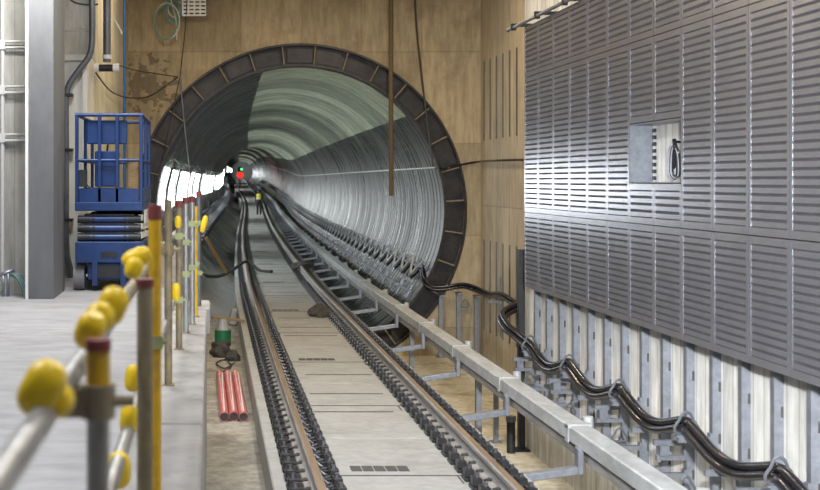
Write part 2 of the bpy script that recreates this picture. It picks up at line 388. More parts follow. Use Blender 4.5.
# ---- left wall pieces
struct('wall_left_back', MB().box(-9, -1.98, 13.75, 14.15, PLAT, 9), 'lwall', 'light grey concrete wall behind the white conduits at far left', 'wall')
struct('column', MB().box(-1.99, -1.72, 13.1, 14.1, PLAT, 9), 'column', 'square grey steel-faced column on the platform left of the blue lift', 'column')
struct('trim_1', MB().box(-2.025, -1.993, 13.08, 13.2, PLAT, 9), 'white', 'thin white edge strip on the left side of the grey column', 'trim')
struct('wall_left_pier', MB().box(-2.6, -1.655, 16.1, 17.0, PLAT, 5.18).box(-1.72, -1.655, 16.06, 16.1, PLAT, 5.18).box(-2.6, -1.72, 16.06, 16.1, 5.1, 5.18), 'pier', 'white painted pier standing left of the blue lift', 'pier')
struct('wall_left_recess', MB().box(-2.6, -1.66, 16.9, 17.4, 5.18, 9), 'lwall', 'grey recessed wall above the white pier', 'wall')
struct('wall_left', MB().box(-3.0, -1.65, 17.0, PORTAL, PLAT, 9), 'cream', 'cream side wall behind the blue lift, meeting the tan end wall', 'wall')
struct('ceiling', MB().box(-9, 8, NEAR, PORTAL + .4, 9, 9.3), 'ceiling', 'concrete ceiling slab high above the tracks', 'ceiling')

# ---- portal ring
pr = bpy.data.objects.new('tunnel_portal_ring', None); COL.objects.link(pr); pr.location = (TCX, PORTAL, TCZ); FR[pr] = pr.location.copy()
tag(pr, 'dark recessed steel ring with radial ribs around the tunnel mouth', 'ring', kind='structure')
def annulus(mb, r0, r1, y0, y1, n=120):
    vs = []; fs = []
    for r, y in ((r0, y0), (r1, y0), (r1, y1), (r0, y1)):
        vs += [(TCX + r * math.sin(2 * PI * k / n), y, TCZ + r * math.cos(2 * PI * k / n)) for k in range(n)]
    for i in range(4):
        j = (i + 1) % 4
        for k in range(n):
            k2 = (k + 1) % n; fs.append((i * n + k, i * n + k2, j * n + k2, j * n + k))
    return mb.add(vs, fs)
annulus(MB(), TR - .03, TRO, PORTAL + .24, PORTAL + .34).build('back_plate', 'ringdark', pr)
annulus(MB(), TR - .03, TR + .02, PORTAL + .03, PORTAL + .24).build('inner_flange', 'ringdark', pr)
annulus(MB(), TRO - .03, TRO + .012, PORTAL - .015, PORTAL + .05).build('outer_flange', 'ringdark', pr)
ribm = MB().box(-.012, .012, 0, .21, TR + .01, TRO - .02).data('rib', 'ringedge')
shm = MB().box(-.25, .25, .0, .012, TR + .05, TRO - .05).data('bay_sheet', 'ringdark')
for k in range(31):
    a = math.radians(5.3 + k * 360 / 31)
    link('rib', ribm, pr, (TCX, PORTAL + .03, TCZ), (0, a, 0))
    link('bay_sheet', shm, pr, (TCX, PORTAL + random.uniform(.15, .2), TCZ), (random.uniform(-.012, .012), a + math.radians(180 / 31 + random.uniform(-.6, .6)), 0))

# ---- tunnel lining rings
tl = bpy.data.objects.new('tunnel_lining', None); COL.objects.link(tl); FR[tl] = Vector((0, 0, 0))
tag(tl, 'ribbed grey-green precast tunnel lining running into the distance', 'tunnel', kind='structure')
RL = 1.5
RPROF = [(.0, .06), (.02, .012), (.08, 0), (.36, 0), (.385, .016), (.42, .016), (.445, 0), (.74, 0), (.765, .016), (.80, .016), (.825, 0), (1.08, 0), (1.105, .016), (1.14, .016), (1.165, 0), (1.42, 0), (1.48, .012), (1.505, .06)]
def ring_mesh(name, a0, a1, nseg, mt, ks=None, prof=RPROF):
    vs = []; fs = []; uvs = []
    for k in (ks or [None]):
        o = len(vs); y0 = 0 if k is None else PORTAL + .28 + k * RL
        c = Vector((0, 0, 0)) if k is None else Vector((TCX + DX(y0 + .75), y0, TCZ + DZ(y0 + .75)))
        for y, d in prof:
            for q in range(nseg + 1):
                a = math.radians(a0 + (a1 - a0) * q / nseg); vs.append(c + Vector(((TR + d) * math.sin(a), y, (TR + d) * math.cos(a))))
        for i in range(len(prof) - 1):
            for q in range(nseg):
                n1 = nseg + 1; fs.append((o + i * n1 + q, o + i * n1 + q + 1, o + (i + 1) * n1 + q + 1, o + (i + 1) * n1 + q))
                u0 = (a0 + (a1 - a0) * q / nseg) / 120; u1 = (a0 + (a1 - a0) * (q + 1) / nseg) / 120; w0 = (k or 0) * 1.7
                uvs += [(u0, w0 + prof[i][0]), (u1, w0 + prof[i][0]), (u1, w0 + prof[i + 1][0]), (u0, w0 + prof[i + 1][0])]
    me = bpy.data.meshes.new(name); me.from_pydata([tuple(v) for v in vs], [], fs); ul = me.uv_layers.new(name='UVMap')
    for i, q in enumerate(uvs): ul.data[i].uv = q
    me.materials.append(M[mt])
    return me
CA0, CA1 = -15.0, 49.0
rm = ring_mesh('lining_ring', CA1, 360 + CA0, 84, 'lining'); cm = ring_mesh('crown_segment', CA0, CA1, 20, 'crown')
nr = int((TEND - 24.2) / RL); NI = 90
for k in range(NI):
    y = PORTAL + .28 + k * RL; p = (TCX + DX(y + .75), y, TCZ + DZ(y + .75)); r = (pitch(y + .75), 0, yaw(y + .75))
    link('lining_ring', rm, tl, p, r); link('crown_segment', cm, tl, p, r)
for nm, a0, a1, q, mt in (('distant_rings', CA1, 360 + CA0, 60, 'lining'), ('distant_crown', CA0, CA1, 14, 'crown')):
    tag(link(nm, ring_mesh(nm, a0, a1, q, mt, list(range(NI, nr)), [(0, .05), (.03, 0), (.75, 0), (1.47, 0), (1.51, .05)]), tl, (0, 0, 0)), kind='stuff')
ye = PORTAL + .28 + nr * RL
MB().box(TCX + DX(ye) - 3.2, TCX + DX(ye) + 3.2, ye, ye + .3, TCZ + DZ(ye) - 3.2, TCZ + DZ(ye) + 3.2).build('end_bulkhead', 'slab', tl)

def sector(mb, r0, r1, a0, a1, y0, y1, n=16):
    vs = []; fs = []
    for y in (y0, y1):
        for r in (r0, r1):
            for q in range(n + 1):
                a = math.radians(a0 + (a1 - a0) * q / n); vs.append((TCX + DX(y) + r * math.sin(a), y, TCZ + r * math.cos(a)))
    m = n + 1
    for q in range(n): fs += [(q, q + 1, m + q + 1, m + q), (2 * m + q, 3 * m + q, 3 * m + q + 1, 2 * m + q + 1), (q, 2 * m + q, 2 * m + q + 1, q + 1), (m + q, m + q + 1, 3 * m + q + 1, 3 * m + q)]
    fs += [(0, m, 3 * m, 2 * m), (n, 2 * m + n, 3 * m + n, m + n)]
    return mb.add(vs, fs)
iv = bpy.data.objects.new('invert_lining', None); COL.objects.link(iv); FR[iv] = Vector((0, 0, 0))
tag(iv, 'smooth curved grey concrete invert at the lower left of the tunnel mouth', 'lining', kind='structure')
for q in range(5): sector(MB(), TR - .07, TR - .02, 205, 262, 24.2 + q * 3.0, 27.18 + q * 3.0).build('invert_plate', 'slab', iv, True)

# ---- track slab modules
ts = bpy.data.objects.new('track_slab', None); COL.objects.link(ts); FR[ts] = Vector((0, 0, 0))
tag(ts, 'pale concrete track slab in long modules between the rails', 'slab', kind='structure')
SX0, SX1 = .49, 2.62; SM = 3.1
slabm = MB().box(SX0, SX1, 0, SM - .014, -.85, 0).data('slab_module', 'slab', (1.55, 0, 0), bevel=.012)
slotm = MB().box(-.42, .42, -.02, .02, 0, .003).data('drain_slot', 'slot')
gratem = MB()
for i in range(5): gratem.box(-.25 + i * .1, -.16 + i * .1, -.09, .09, 0, .004)
gratem = gratem.data('drain_grate', 'slot')
jointm = MB().box(-.55, .55, -.012, .012, 0, .004).box(-.5, -.486, -.25, 0, 0, .003).box(.486, .5, -.25, 0, 0, .003).data('lifting_slot', 'slot')
k = 0; y = 11.4 - 5 * SM
while y < TEND - 4:
    yc = y + SM / 2
    o = link('slab_module', slabm, ts, (1.55 + DX(yc), y, SLAB + DZ(y)), (pitch(yc), 0, yaw(yc)))
    if 4 < y < 70:
        for (oy, ox, me) in ((1.62, 0, jointm), (1.28, 0, slotm), (2.35, 0, slotm)) if k % 2 else ((1.64, .02, jointm), (1.88, -.12, gratem), (.6, 0, slotm)):
            s = bpy.data.objects.new(me.name, me); COL.objects.link(s); s.parent = o; s.location = (ox + random.uniform(-.05, .05), oy, 0)
    k += 1; y += SM
# end filler under the modules (invert concrete)
MB().sweep([(SX0 + .1, -.6), (SX1 - .1, -.6), (SX1 - .1, .3), (SX0 + .1, .3)], [NEAR, 24] + list(range(30, int(TEND) - 8, 5)), lambda y: (DX(y), DZ(y))).build('base_course', 'slab', ts)

# ================================================================== RAILS
def rail_profile(cx):
    p = [(-.075, 0), (-.075, .012), (-.02, .03), (-.010, .05), (-.010, .115), (-.036, .13), (-.036, .16), (-.028, .171), (.028, .171), (.036, .16), (.036, .13), (.010, .115), (.010, .05), (.02, .03), (.075, .012), (.075, 0)]
    return [(cx + x, SLAB + z) for x, z in p]
RY = [NEAR, 0, 5, 10, 15, 20] + [24 + 2 * i for i in range(int((TEND - 30) / 2))]
fast = MB().box(-.07, .07, -.085, .085, 0, .03).box(-.015, .062, -.06, .06, .03, .095).data('rail_fastener', 'black', bevel=.008)
clipm = MB().tube([(.02, 0, .09), (.02, 0, .125)], .022, 6).tube(spline([(-.05, -.05, .05), (-.085, -.02, .075), (-.085, .03, .075), (-.03, .05, .085)], 3), .011, 5).data('clip', 'bolt')
def rail(cx, label):
    t = thing('running_rail', label, 'rail', (cx, 12, SLAB))
    MB().sweep(rail_profile(cx), RY, lambda y: (DX(y), DZ(y))).build('rail_body', 'railside', t)
    MB().sweep([(cx - .027, SLAB + .171), (cx + .027, SLAB + .171), (cx + .024, SLAB + .1735), (cx - .024, SLAB + .1735)], RY, lambda y: (DX(y), DZ(y))).build('running_band', 'railtop', t)
    for side in (-1, 1):
        for i in range(72):
            y = 7.2 + .29 * i
            rz = 0 if side > 0 else PI
            o = link('rail_fastener', fast, t, (cx + side * .155 + DX(y), y, SLAB + DZ(y)), (0, 0, rz))
            c = bpy.data.objects.new('clip', clipm); COL.objects.link(c); c.parent = o
    mb = MB()
    for side in (-1, 1):
        for i in range(72, 420):
            y = 7.2 + .29 * i; x = cx + side * .155 + DX(y); z = SLAB + DZ(y)
            mb.box(x - .06, x + .06, y - .08, y + .08, z, z + .07)
    tag(mb.build('distant_fasteners', 'black', t), kind='stuff')
    return t
rail(.82, 'left running rail with rows of black fasteners, beside the platform trench')
rail(2.28, 'right running rail with rows of black fasteners, beside the cover beam')

# ================================================================== POWER RAIL COVER
t = thing('power_rail_cover', 'long pale grey box beam on angled arms running beside the right rail', 'beam', (3.2, 12, RFLOOR))
BP = 2.5; CX0, CX1, CZ0, CZ1 = 3.10, 3.29, 1.23, 1.37
secm = MB().box(CX0, CX1, 0, BP - .012, CZ0, CZ1).data('cover_section', 'galvlight', (3.2, 0, 0), bevel=.012)
lipm = MB().box(CX0 - .012, CX1 + .012, -.05, .05, CZ1 - .03, CZ1 + .012).box(CX0 - .012, CX0, -.05, .05, CZ0 - .01, CZ1).data('splice_plate', 'galvlight', (3.2, 0, 0), bevel=.005)
armm = MB().add([(2.42, -.05, .93), (3.07, -.05, 1.03), (3.07, -.05, 1.09), (2.42, -.05, 1.0), (2.42, .05, .93), (3.07, .05, 1.03), (3.07, .05, 1.09), (2.42, .05, 1.0)], [(0, 1, 2, 3), (4, 7, 6, 5), (0, 4, 5, 1), (1, 5, 6, 2), (2, 6, 7, 3), (3, 7, 4, 0)]).box(3.07, 3.12, -.05, .05, 1.03, 1.25).data('support_arm', 'galv', (3.2, 0, 0), bevel=.006)
insm = MB().tube([(3.36, 0, 1.14), (3.36, 0, 1.2), (3.36, 0, 1.24), (3.36, 0, 1.3), (3.36, 0, 1.36), (3.36, 0, 1.39)], .045, 10).box(3.28, 3.42, -.04, .04, 1.1, 1.15).data('insulator', 'galvlight', (3.2, 0, 0), smooth=True)
y = 10.1 - 2 * BP
while y < 185:
    yc = y + BP / 2
    p = (3.2 + DX(yc), y + .35, DZ(y)); r = (pitch(yc), 0, yaw(yc))
    link('cover_section', secm, t, p, r)
    if y < 60: link('splice_plate', lipm, t, p, r)
    link('support_arm', armm, t, (3.2 + DX(y), y, DZ(y)), (0, 0, yaw(y)))
    if y < 80: link('insulator', insm, t, (3.2 + DX(y + .6), y + .6, DZ(y)), (0, 0, yaw(y)))
    y += BP
MB().sweep([(3.15, 1.12), (3.25, 1.12), (3.25, 1.2), (3.15, 1.2)], [4] + list(range(10, 190, 6)), lambda y: (DX(y), DZ(y))).build('contact_rail', 'railside', t)
pst = MB()
for y in (7.6, 15.1, 20.1): pst.box(3.33, 3.40, y - .04, y + .04, 0, 1.12).box(3.25, 3.48, y - .1, y + .1, 0, .02)
y = 7.6
for y in (7.6, 15.1, 20.1): MB().box(3.33, 3.40, y - .04, y + .04, 0, 1.12).box(3.25, 3.48, y - .1, y + .1, 0, .02).build('post', 'galv', t)

# ================================================================== LOUVRED PANELS
PXF = 3.9; PY0 = 14.93; PW = .622; SP = .058
Z_BOT, Z_MID, Z_TOP, Z_CAP = 2.17, 3.10, 4.77, 5.40
bl = MB().add([(0, 0, -.021), (0, 0, .017), (.004, 0, .017), (.004, 0, .015), (.002, 0, .014), (.002, 0, -.021), (0, 1, -.021), (0, 1, .017), (.004, 1, .017), (.004, 1, .015), (.002, 1, .014), (.002, 1, -.021)], [(k, (k + 1) % 6, 6 + (k + 1) % 6, 6 + k) for k in range(6)] + [(0, 5, 4, 3, 2, 1), (6, 7, 8, 9, 10, 11)]).data('louver_blade', 'louver')
def panel(y1, y0, z0, z1, label):
    t = thing('louvered_panel', label, 'panel', (PXF, (y0 + y1) / 2, z0), 'louvered metal wall panels')
    g = .004; y0 += g; y1 -= g; z0 += g; z1 -= g
    mbx = MB().box(PXF, PXF + .006, y0, y0 + .035, z0, z1).box(PXF, PXF + .006, y1 - .035, y1, z0, z1).box(PXF, PXF + .006, y0 + .035, y1 - .035, z0, z0 + .055).box(PXF, PXF + .006, y0 + .035, y1 - .035, z1 - .055, z1)
    mbx.build('frame', 'louver', t)
    MB().box(PXF + .006, PXF + .05, y0, y1, z0, z1).build('backing_sheet', 'louvershade', t)
    n = int((z1 - z0 - .11) / SP); s = (z1 - z0 - .11) / max(n, 1)
    for i in range(n):
        link('louver_blade', bl, t, (PXF + .0015, y0 + .035, z0 + .055 + (i + .5) * s), scale=(1, y1 - y0 - .07, 1))
for c in range(13):
    y1 = PY0 - c * PW; y0 = y1 - PW; w_ = ORD[c]
    panel(y1, y0, Z_TOP, Z_CAP, 'short louvred metal panel in the top row, %s column from the tunnel' % w_)
    if c in (6, 7):
        s = 'left' if c == 6 else 'right'
        panel(y1, y0, 4.02, Z_TOP, 'louvred metal panel above the %s half of the square opening' % s)
        panel(y1, y0, Z_MID, 3.47, 'small louvred metal panel under the %s half of the square opening' % s)
    else:
        panel(y1, y0, Z_MID, Z_TOP, 'tall louvred metal panel in the middle row, %s column from the tunnel' % w_)
    panel(y1, y0, Z_BOT, Z_MID, 'louvred metal panel in the bottom row, %s column from the tunnel' % w_)
# lining of the square opening
HY1 = PY0 - 6 * PW; HY0 = PY0 - 8 * PW
t = thing('opening_frame', 'sheet metal lining of the square opening in the louvred panels', 'frame', (PXF + .1, (HY0 + HY1) / 2, 3.47))
MB().box(PXF + .002, WX - .002, HY1 - .012, HY1 - .002, 3.475, 4.015).build('jamb', 'galv', t)
MB().box(PXF + .002, WX - .002, HY0 + .002, HY0 + .012, 3.475, 4.015).build('jamb', 'galv', t)
MB().box(PXF + .002, WX - .002, HY0 + .012, HY1 - .012, 3.475, 3.483).build('sill', 'galv', t)
MB().box(PXF + .002, WX - .002, HY0 + .012, HY1 - .012, 4.007, 4.015).build('head', 'galv', t)
for i in range(8): MB().box(WX - .03, WX - .004, HY1 - .11, HY1 - .07, 3.5 + .063 * i, 3.535 + .063 * i).build('toothed_strip', 'darksteel', t)
t = thing('coiled_cable', 'coil of grey and black cable hanging in the square opening', 'cable', (WX - .05, 10.55, 3.5))
for i in range(5):
    yo = 10.62 - .05 * i; rr = random.uniform(.9, 1.1)
    MB().tube(spline([(WX - .05 - .008 * i, yo + .0, 3.80), (WX - .05 - .008 * i, yo - .07 * rr, 3.72), (WX - .05 - .008 * i, yo - .085 * rr, 3.56), (WX - .05 - .008 * i, yo - .03, 3.495 + .008 * i), (WX - .05 - .008 * i, yo + .07 * rr, 3.56), (WX - .05 - .008 * i, yo + .06 * rr, 3.74), (WX - .05 - .008 * i, yo + .0, 3.80)], 6), .009, 6).build('loop', 'greycable' if i in (0, 1, 3) else 'cable', t, True)
MB().tube([(WX, 10.5, 3.83), (WX - .08, 10.5, 3.84)], .012, 8).tube(spline([(WX - .06, 10.52, 3.85), (WX - .07, 10.47, 3.78), (WX - .06, 10.5, 3.6)], 5), .02, 6).build('hook', 'cable', t, True)
# pipe along the top of the panels
t = thing('top_pipe', 'dark pipe on clips along the top of the louvred panels', 'pipe', (3.82, 12, 5.40))
MB().tube([(3.83, 6.8, 5.43), (3.83, 15.5, 5.43)], .022, 10).build('tube', 'conduit', t, True)
for i in range(8):
    y = 15.2 - i * 1.1
    MB().box(3.80, 4.115, y - .02, y + .02, 5.44, 5.48).box(3.8, 3.86, y - .03, y + .03, 5.395, 5.44).build('clip', 'darksteel', t)

# ================================================================== STRUTS, CLEATS AND CABLES ON THE RIGHT WALL
def strut_mb(x, y, z0, z1): return MB().box(x - .012, x, y - .028, y + .028, z0, z1).box(x - .012, WX if x > 3.9 else x, y - .028, y - .024, z0, z1).box(x - .012, x + .05, y + .024, y + .028, z0, z1)
SY0 = 8.13; SPY = .53
def cleat(mb, c, r=.05):
    """trefoil cleat: three-lobed clamp ring around the bundle, seen end on along y"""
    c = Vector(c); pts = []
    for k in range(19):
        a = 2 * PI * k / 18; rr = r * (1 + .22 * math.cos(3 * a)); pts.append(c + Vector((math.sin(a) * rr, 0, math.cos(a) * rr)))
    return mb.tube(pts, .012, 6)
for i in range(-2, 14):
    y = SY0 + i * SPY; k = 13 - i
    t = thing('wall_strut', 'galvanised vertical wall channel, %s from the dark corner post' % ORD[13 - i], 'channel', (4.06, y, .75), 'vertical wall channels')
    MB().box(4.05, 4.062, y - .03, y + .03, .70, 2.9).box(4.062, WX, y - .03, y - .026, .70, 2.9).box(4.062, WX, y + .026, y + .03, .70, 2.9).build('channel', 'galv', t)
    for q in range(4): MB().box(4.098, 4.117, y - .0315, y - .0295, .95 + q * .42, 1.03 + q * .42).build('slot_hole', 'slot', t)
    low = i % 3 != 0
    zs = ([1.28] if low else [1.42])
    for zz in zs + [.93 if i % 2 else 1.0]:
        MB().box(3.78, 4.055, y - .022, y + .022, zz - .045, zz).box(4.03, 4.05, y - .03, y + .03, zz - .13, zz + .03).build('bracket_arm', 'galv', t)
    if not low:
        MB().box(3.76, 3.95, y - .03, y + .03, 1.42, 1.435).build('cleat_base', 'galv', t)
        c = cleat(MB(), (3.85, y, 1.515), .088).build('cable_cleat', 'conduit', t, True)
        c = cleat(MB().box(3.79, 3.91, y - .035, y + .035, zz, zz + .02), (3.85, y, zz + .09), .062).build('cable_cleat', 'conduit', t, True)
    if i % 3 == 1:
        MB().box(3.82, 3.9, y - .05, y + .05, 1.15, 1.24).box(3.8, 4.055, y - .022, y + .022, 1.11, 1.15).build('junction_block', 'galv', t)
# corner post and stub pipes
t = thing('corner_post', 'dark steel post at the corner where the panelled wall begins', 'post', (4.05, 15.55, 0))
MB().box(3.98, 4.06, 15.5, 15.6, 0, 2.6).build('upright', 'darksteel', t); MB().box(3.92, 4.11, 15.44, 15.66, 0, .02).build('base_plate', 'darksteel', t)
t = thing('stub_pipe', 'short dark capped pipe standing on the sandy floor by the wall', 'pipe', (3.85, 15.4, 0))
MB().tube([(3.85, 15.4, 0), (3.85, 15.4, .42)], .055, 16).build('pipe_body', 'darksteel', t, True); MB().tube([(3.85, 15.4, .40), (3.85, 15.4, .47)], .065, 16).build('collar', 'conduit', t, True)
t = thing('floor_post', 'slim grey steel post on the sandy floor behind the cover beam', 'post', (3.80, 16.0, 0))
MB().box(3.77, 3.83, 15.97, 16.03, 0, .95).build('upright', 'galv', t); MB().box(3.72, 3.88, 15.92, 16.08, 0, .015).build('base_plate', 'galv', t)

def bundle_pt(y):
    """centre line of the cables along the panelled wall: up at the cleats, sagging between"""
    ph = ((y - SY0) / (3 * SPY)) % 1.0
    return 1.515 - .15 * (math.sin(PI * ph) ** 1.3)
def trefoil(path, r, names, mats, cat, labels, grp):
    for k in range(3):
        a = [0, 2.2, -2.2][k]
        pts = []
        for i, p in enumerate(path):
            d = (path[min(i + 1, len(path) - 1)] - path[max(i - 1, 0)]).normalized(); s = d.cross(Vector((0, 0, 1)))
            s = s.normalized() if s.length > .05 else Vector((1, 0, 0)); u = s.cross(d)
            pts.append(p + (u * math.cos(a) + s * math.sin(a)) * r * 1.18)
        o = MB().tube(pts, r, 9).build(names, mats[k], None, True, loc=tuple(path[0]))
        tag(o, labels[k], cat, grp)
path = [Vector((3.85, 6.4 + .1 * i, bundle_pt(6.4 + .1 * i))) for i in range(int((14.5 - 6.4) / .1))]
path += spline([(3.85, 14.5, 1.5), (3.83, 14.95, 1.55), (3.80, 15.4, 1.62), (3.86, 15.85, 1.72), (4.15, 16.1, 1.8), (4.6, 16.25, 1.84), (5.0, 16.6, 1.82), (5.2, 17.2, 1.72)], 6)
trefoil(path, .034, 'power_cable', ['cable', 'cable', 'cable'], 'cable', ['topmost black cable of the bundle sagging along the panelled wall', 'track-side black cable of the bundle sagging along the panelled wall', 'wall-side black cable of the bundle sagging along the panelled wall'], 'black cables along the panelled wall')
# bundle along the niche wall, end wall and into the tunnel
p2 = spline([(5.22, 17.2, 1.70), (5.24, 18.5, 1.58), (5.24, 19.6, 1.5), (5.24, 20.6, 1.38), (5.24, 21.6, 1.42), (5.24, 22.6, 1.34), (5.15, 23.35, 1.38), (4.95, 23.6, 1.42), (4.6, 23.7, 1.36), (4.35, 23.75, 1.37), (4.25, 23.85, 1.5), (4.25, 24.1, 1.72)], 8)
k = 0; tp = []
y = 24.6
def wall_at(y, z, inset=.12):
    """point on the right side of the tunnel lining at height z above rail-level datum"""
    r = TR - inset; return Vector((TCX + DX(y) + math.sqrt(max(r * r - (z - TCZ) ** 2, .01)), y, z + DZ(y)))
while y < 170:
    tp.append(wall_at(y, 1.80)); tp.append(wall_at(y + .32, 1.66)); tp.append(wall_at(y + .62, 1.50)); tp.append(wall_at(y + .95, 1.62)); y += 1.25
tp = spline([tp[0]] + tp, 2)
for k, (r, m_, off, lab) in enumerate([(.02, 'whitecable', (0, 0, .05), 'upper cable waving along the right tunnel wall, coloured pale for its highlight'), (.022, 'greycable', (-.03, 0, -.01), 'middle grey cable waving along the right tunnel wall'), (.024, 'cable', (0, 0, -.06), 'lower black cable waving along the right tunnel wall')]):  # upper cable coloured pale in place of white highlights on dark cable
    o = MB().tube([p + Vector(off) for p in tp], r, 6).build('tunnel_cable', m_, None, True, loc=tuple(tp[0])); tag(o, lab, 'cable', 'waving tunnel cables')
trefoil(p2, .03, 'corner_cable', ['cable', 'cable', 'cable'], 'cable', ['top black cable crossing the foot of the end wall to the beige wall', 'front black cable crossing the foot of the end wall to the beige wall', 'rear black cable crossing the foot of the end wall to the beige wall'], 'cables at the wall corner')
# brackets carrying the tunnel cables
brm = MB().box(-.30, .02, -.02, .02, -.04, 0).box(-.02, .0, -.03, .03, -.25, .12).data('cable_bracket', 'galv')
t = thing('tunnel_cable_brackets', 'rows of small steel brackets on the right tunnel wall', 'brackets', (4.4, 30, 1.5))
y = 24.6; k = 0
while y < 110:
    link('cable_bracket', brm, t, wall_at(y, 1.72, .02), (0, .25, yaw(y)))
    link('lower_bracket', brm, t, wall_at(y + .3, 1.22, .02), (0, .45, yaw(y)))
    y += 1.25
# frames on the end wall carrying the cables round the corner
lab = ['left of the three by the tunnel ring', 'middle of the three', 'right of the three near the wall corner']
for k, (xx, zt) in enumerate(((4.55, 1.24), (4.90, 1.28), (5.25, 1.22))):
    t = thing('cable_stand', 'upright steel cable stand against the end wall, %s' % lab[k], 'stand', (xx, 23.7, 0), 'cable stands at the end wall')
    MB().box(xx - .04, xx + .04, 23.72, 23.8, 0, zt).build('upright', 'galv', t)
    MB().box(xx - .05, xx + .05, 23.55, 23.86, zt - .04, zt).build('arm', 'galv', t)
    MB().box(xx - .1, xx + .1, 23.62, 23.88, 0, .02).build('base_plate', 'galv', t)
    if k == 1: cleat(MB().box(xx + .04, xx + .2, 23.7, 23.75, .93, .96), (xx + .13, 23.72, 1.05), .07).build('cable_cleat', 'galv', t, True)
for k, yy in enumerate((19.6, 20.9, 22.2)):
    t = thing('wall_bracket', 'steel cable bracket on the beige niche wall, %s from the tunnel' % ORD[2 - k], 'bracket', (NX - .05, yy, 1.3), 'niche wall cable brackets')
    MB().box(5.12, NX, yy - .03, yy + .03, 1.22, 1.27).build('arm', 'galv', t); MB().box(NX - .02, NX, yy - .04, yy + .04, .6, 1.7).build('plate', 'galv', t)

# ================================================================== TUNNEL WALL CABLES AND LIGHTS
pts = [wall_at(y, 3.75, .06) for y in [24.1] + list(range(26, 200, 4))]
tag(MB().tube(pts, .016, 6).build('messenger_cable', 'whitecable', None, True, loc=tuple(pts[0])), 'thin pale cable strung straight along the right tunnel wall', 'cable')
pts = spline([wall_at(24.15, 3.75, .06), (4.66, 23.8, 3.72), (4.95, 23.8, 3.80), (5.28, 23.75, 3.86), (5.30, 22.3, 3.86), (5.30, 21.0, 3.85), (5.3, 20.4, 3.84)], 6)
tag(MB().tube(pts, .022, 8).build('black_wall_cable', 'cable', None, True, loc=tuple(pts[0])), 'black cable running from the tunnel mouth across the beige wall', 'cable')
def lwall_at(y, z, inset=.1):
    r = TR - inset; return Vector((TCX + DX(y) - math.sqrt(r * r - (z - TCZ) ** 2), y, z + DZ(y)))
pts = [lwall_at(y, 3.92 + (0.03 if i % 2 else -.03), .1) for i, y in enumerate([24.2] + list(range(26, 220, 3)))]
tag(MB().tube(pts, .018, 6).build('festoon_cable', 'whitecable', None, True, loc=tuple(pts[0])), 'pale cable strung along the left tunnel wall above the bright lights', 'cable')
glow = emit('light_panel_glow', (.93, .98, 1.0), P_TUNNEL)
spans = [(25.3, 28.4), (30.0, 37.0), (42.0, 47.0), (55, 68), (76, 96), (105, 114), (135, 142), (165, 172), (205, 222), (250, 275), (295, 326)]
for k, (a, b) in enumerate(spans):
    t = thing('wall_light', 'bright white wall light in the tunnel, %s from the tunnel mouth' % ORD[k], 'light', tuple(lwall_at(a, 3.3)), 'bright lights on the left tunnel wall')
    ys = [a + (b - a) * i / 6 for i in range(7)]
    mb = MB(); vs = []; fs = []
    for y in ys:
        for z in (2.85, 3.3, 3.72): vs.append(lwall_at(y, z, .14))
    for i in range(6):
        for j in range(2): fs.append((i * 3 + j, i * 3 + j + 1, i * 3 + j + 4, i * 3 + j + 3))
    nv = len(vs)
    mb.add(vs, fs).add([v + Vector((-.03, 0, 0)) for v in vs], [f[::-1] for f in fs])
    mb.build('diffuser', glow, t)
    for z in (2.82, 3.75):
        MB().tube([lwall_at(y, z, .14) for y in ys], .03, 6).build('rail', 'lampbody', t)
    for i in (0, 6):
        MB().tube([lwall_at(ys[i], z, .14) for z in (2.82, 3.3, 3.75)], .03, 6).build('end_frame', 'lampbody', t)
# walkway blocks along the left of the tunnel
t = thing('tunnel_walkway', 'dark stepped walkway with rail along the left side of the tunnel', 'walkway', (-.3, 30, 1))
y = 27.0
wkm = MB().box(-.42, .05, 0, 1.5, -.10, 0).box(-.36, -.1, .4, 1.1, -.55, -.10).data('walkway_slab', 'ringdark', bevel=.01)
postm = MB().box(-.02, .02, -.02, .02, 0, .62).data('walkway_post', 'conduit')
while y < 170:
    p = lwall_at(y, 1.75, .0)
    link('walkway_slab', wkm, t, (p.x + .42, y, p.z), (pitch(y), 0, yaw(y)))
    link('walkway_post', postm, t, (p.x + .42, y + .2, p.z))
    y += 2.5
MB().tube([lwall_at(y, 2.35, 0) + Vector((.46, 0, 0)) for y in [27] + list(range(30, 171, 5))], .02, 6).build('walkway_handrail', 'conduit', t)
# signal
sy = 150; sc_ = px(240, 175, sy)
t = thing('tunnel_signal', 'red and green railway signal glowing at the far end of the tunnel', 'signal', (sc_.x, sy, sc_.z - 1.3))
MB().box(sc_.x - .3, sc_.x + .3, sy, sy + .25, sc_.z - .45, sc_.z + 1.0).build('housing', 'darksteel', t, bevel=.03)
MB().tube([(sc_.x, sy + .1, sc_.z - 1.6), (sc_.x, sy + .1, sc_.z - .4)], .06, 8).build('mast', 'darksteel', t)
MB().tube([(sc_.x, sy - .08, sc_.z), (sc_.x, sy, sc_.z)], .4, 16).build('red_lens', emit('red_lens', (1, .02, .012), 2.2, (.3, .01, .01)), t)
MB().tube([(sc_.x + .2, sy - .06, sc_.z + .72), (sc_.x + .2, sy, sc_.z + .72)], .14, 12).build('green_lens', emit('green_lens', (.1, 1, .35), 3), t)

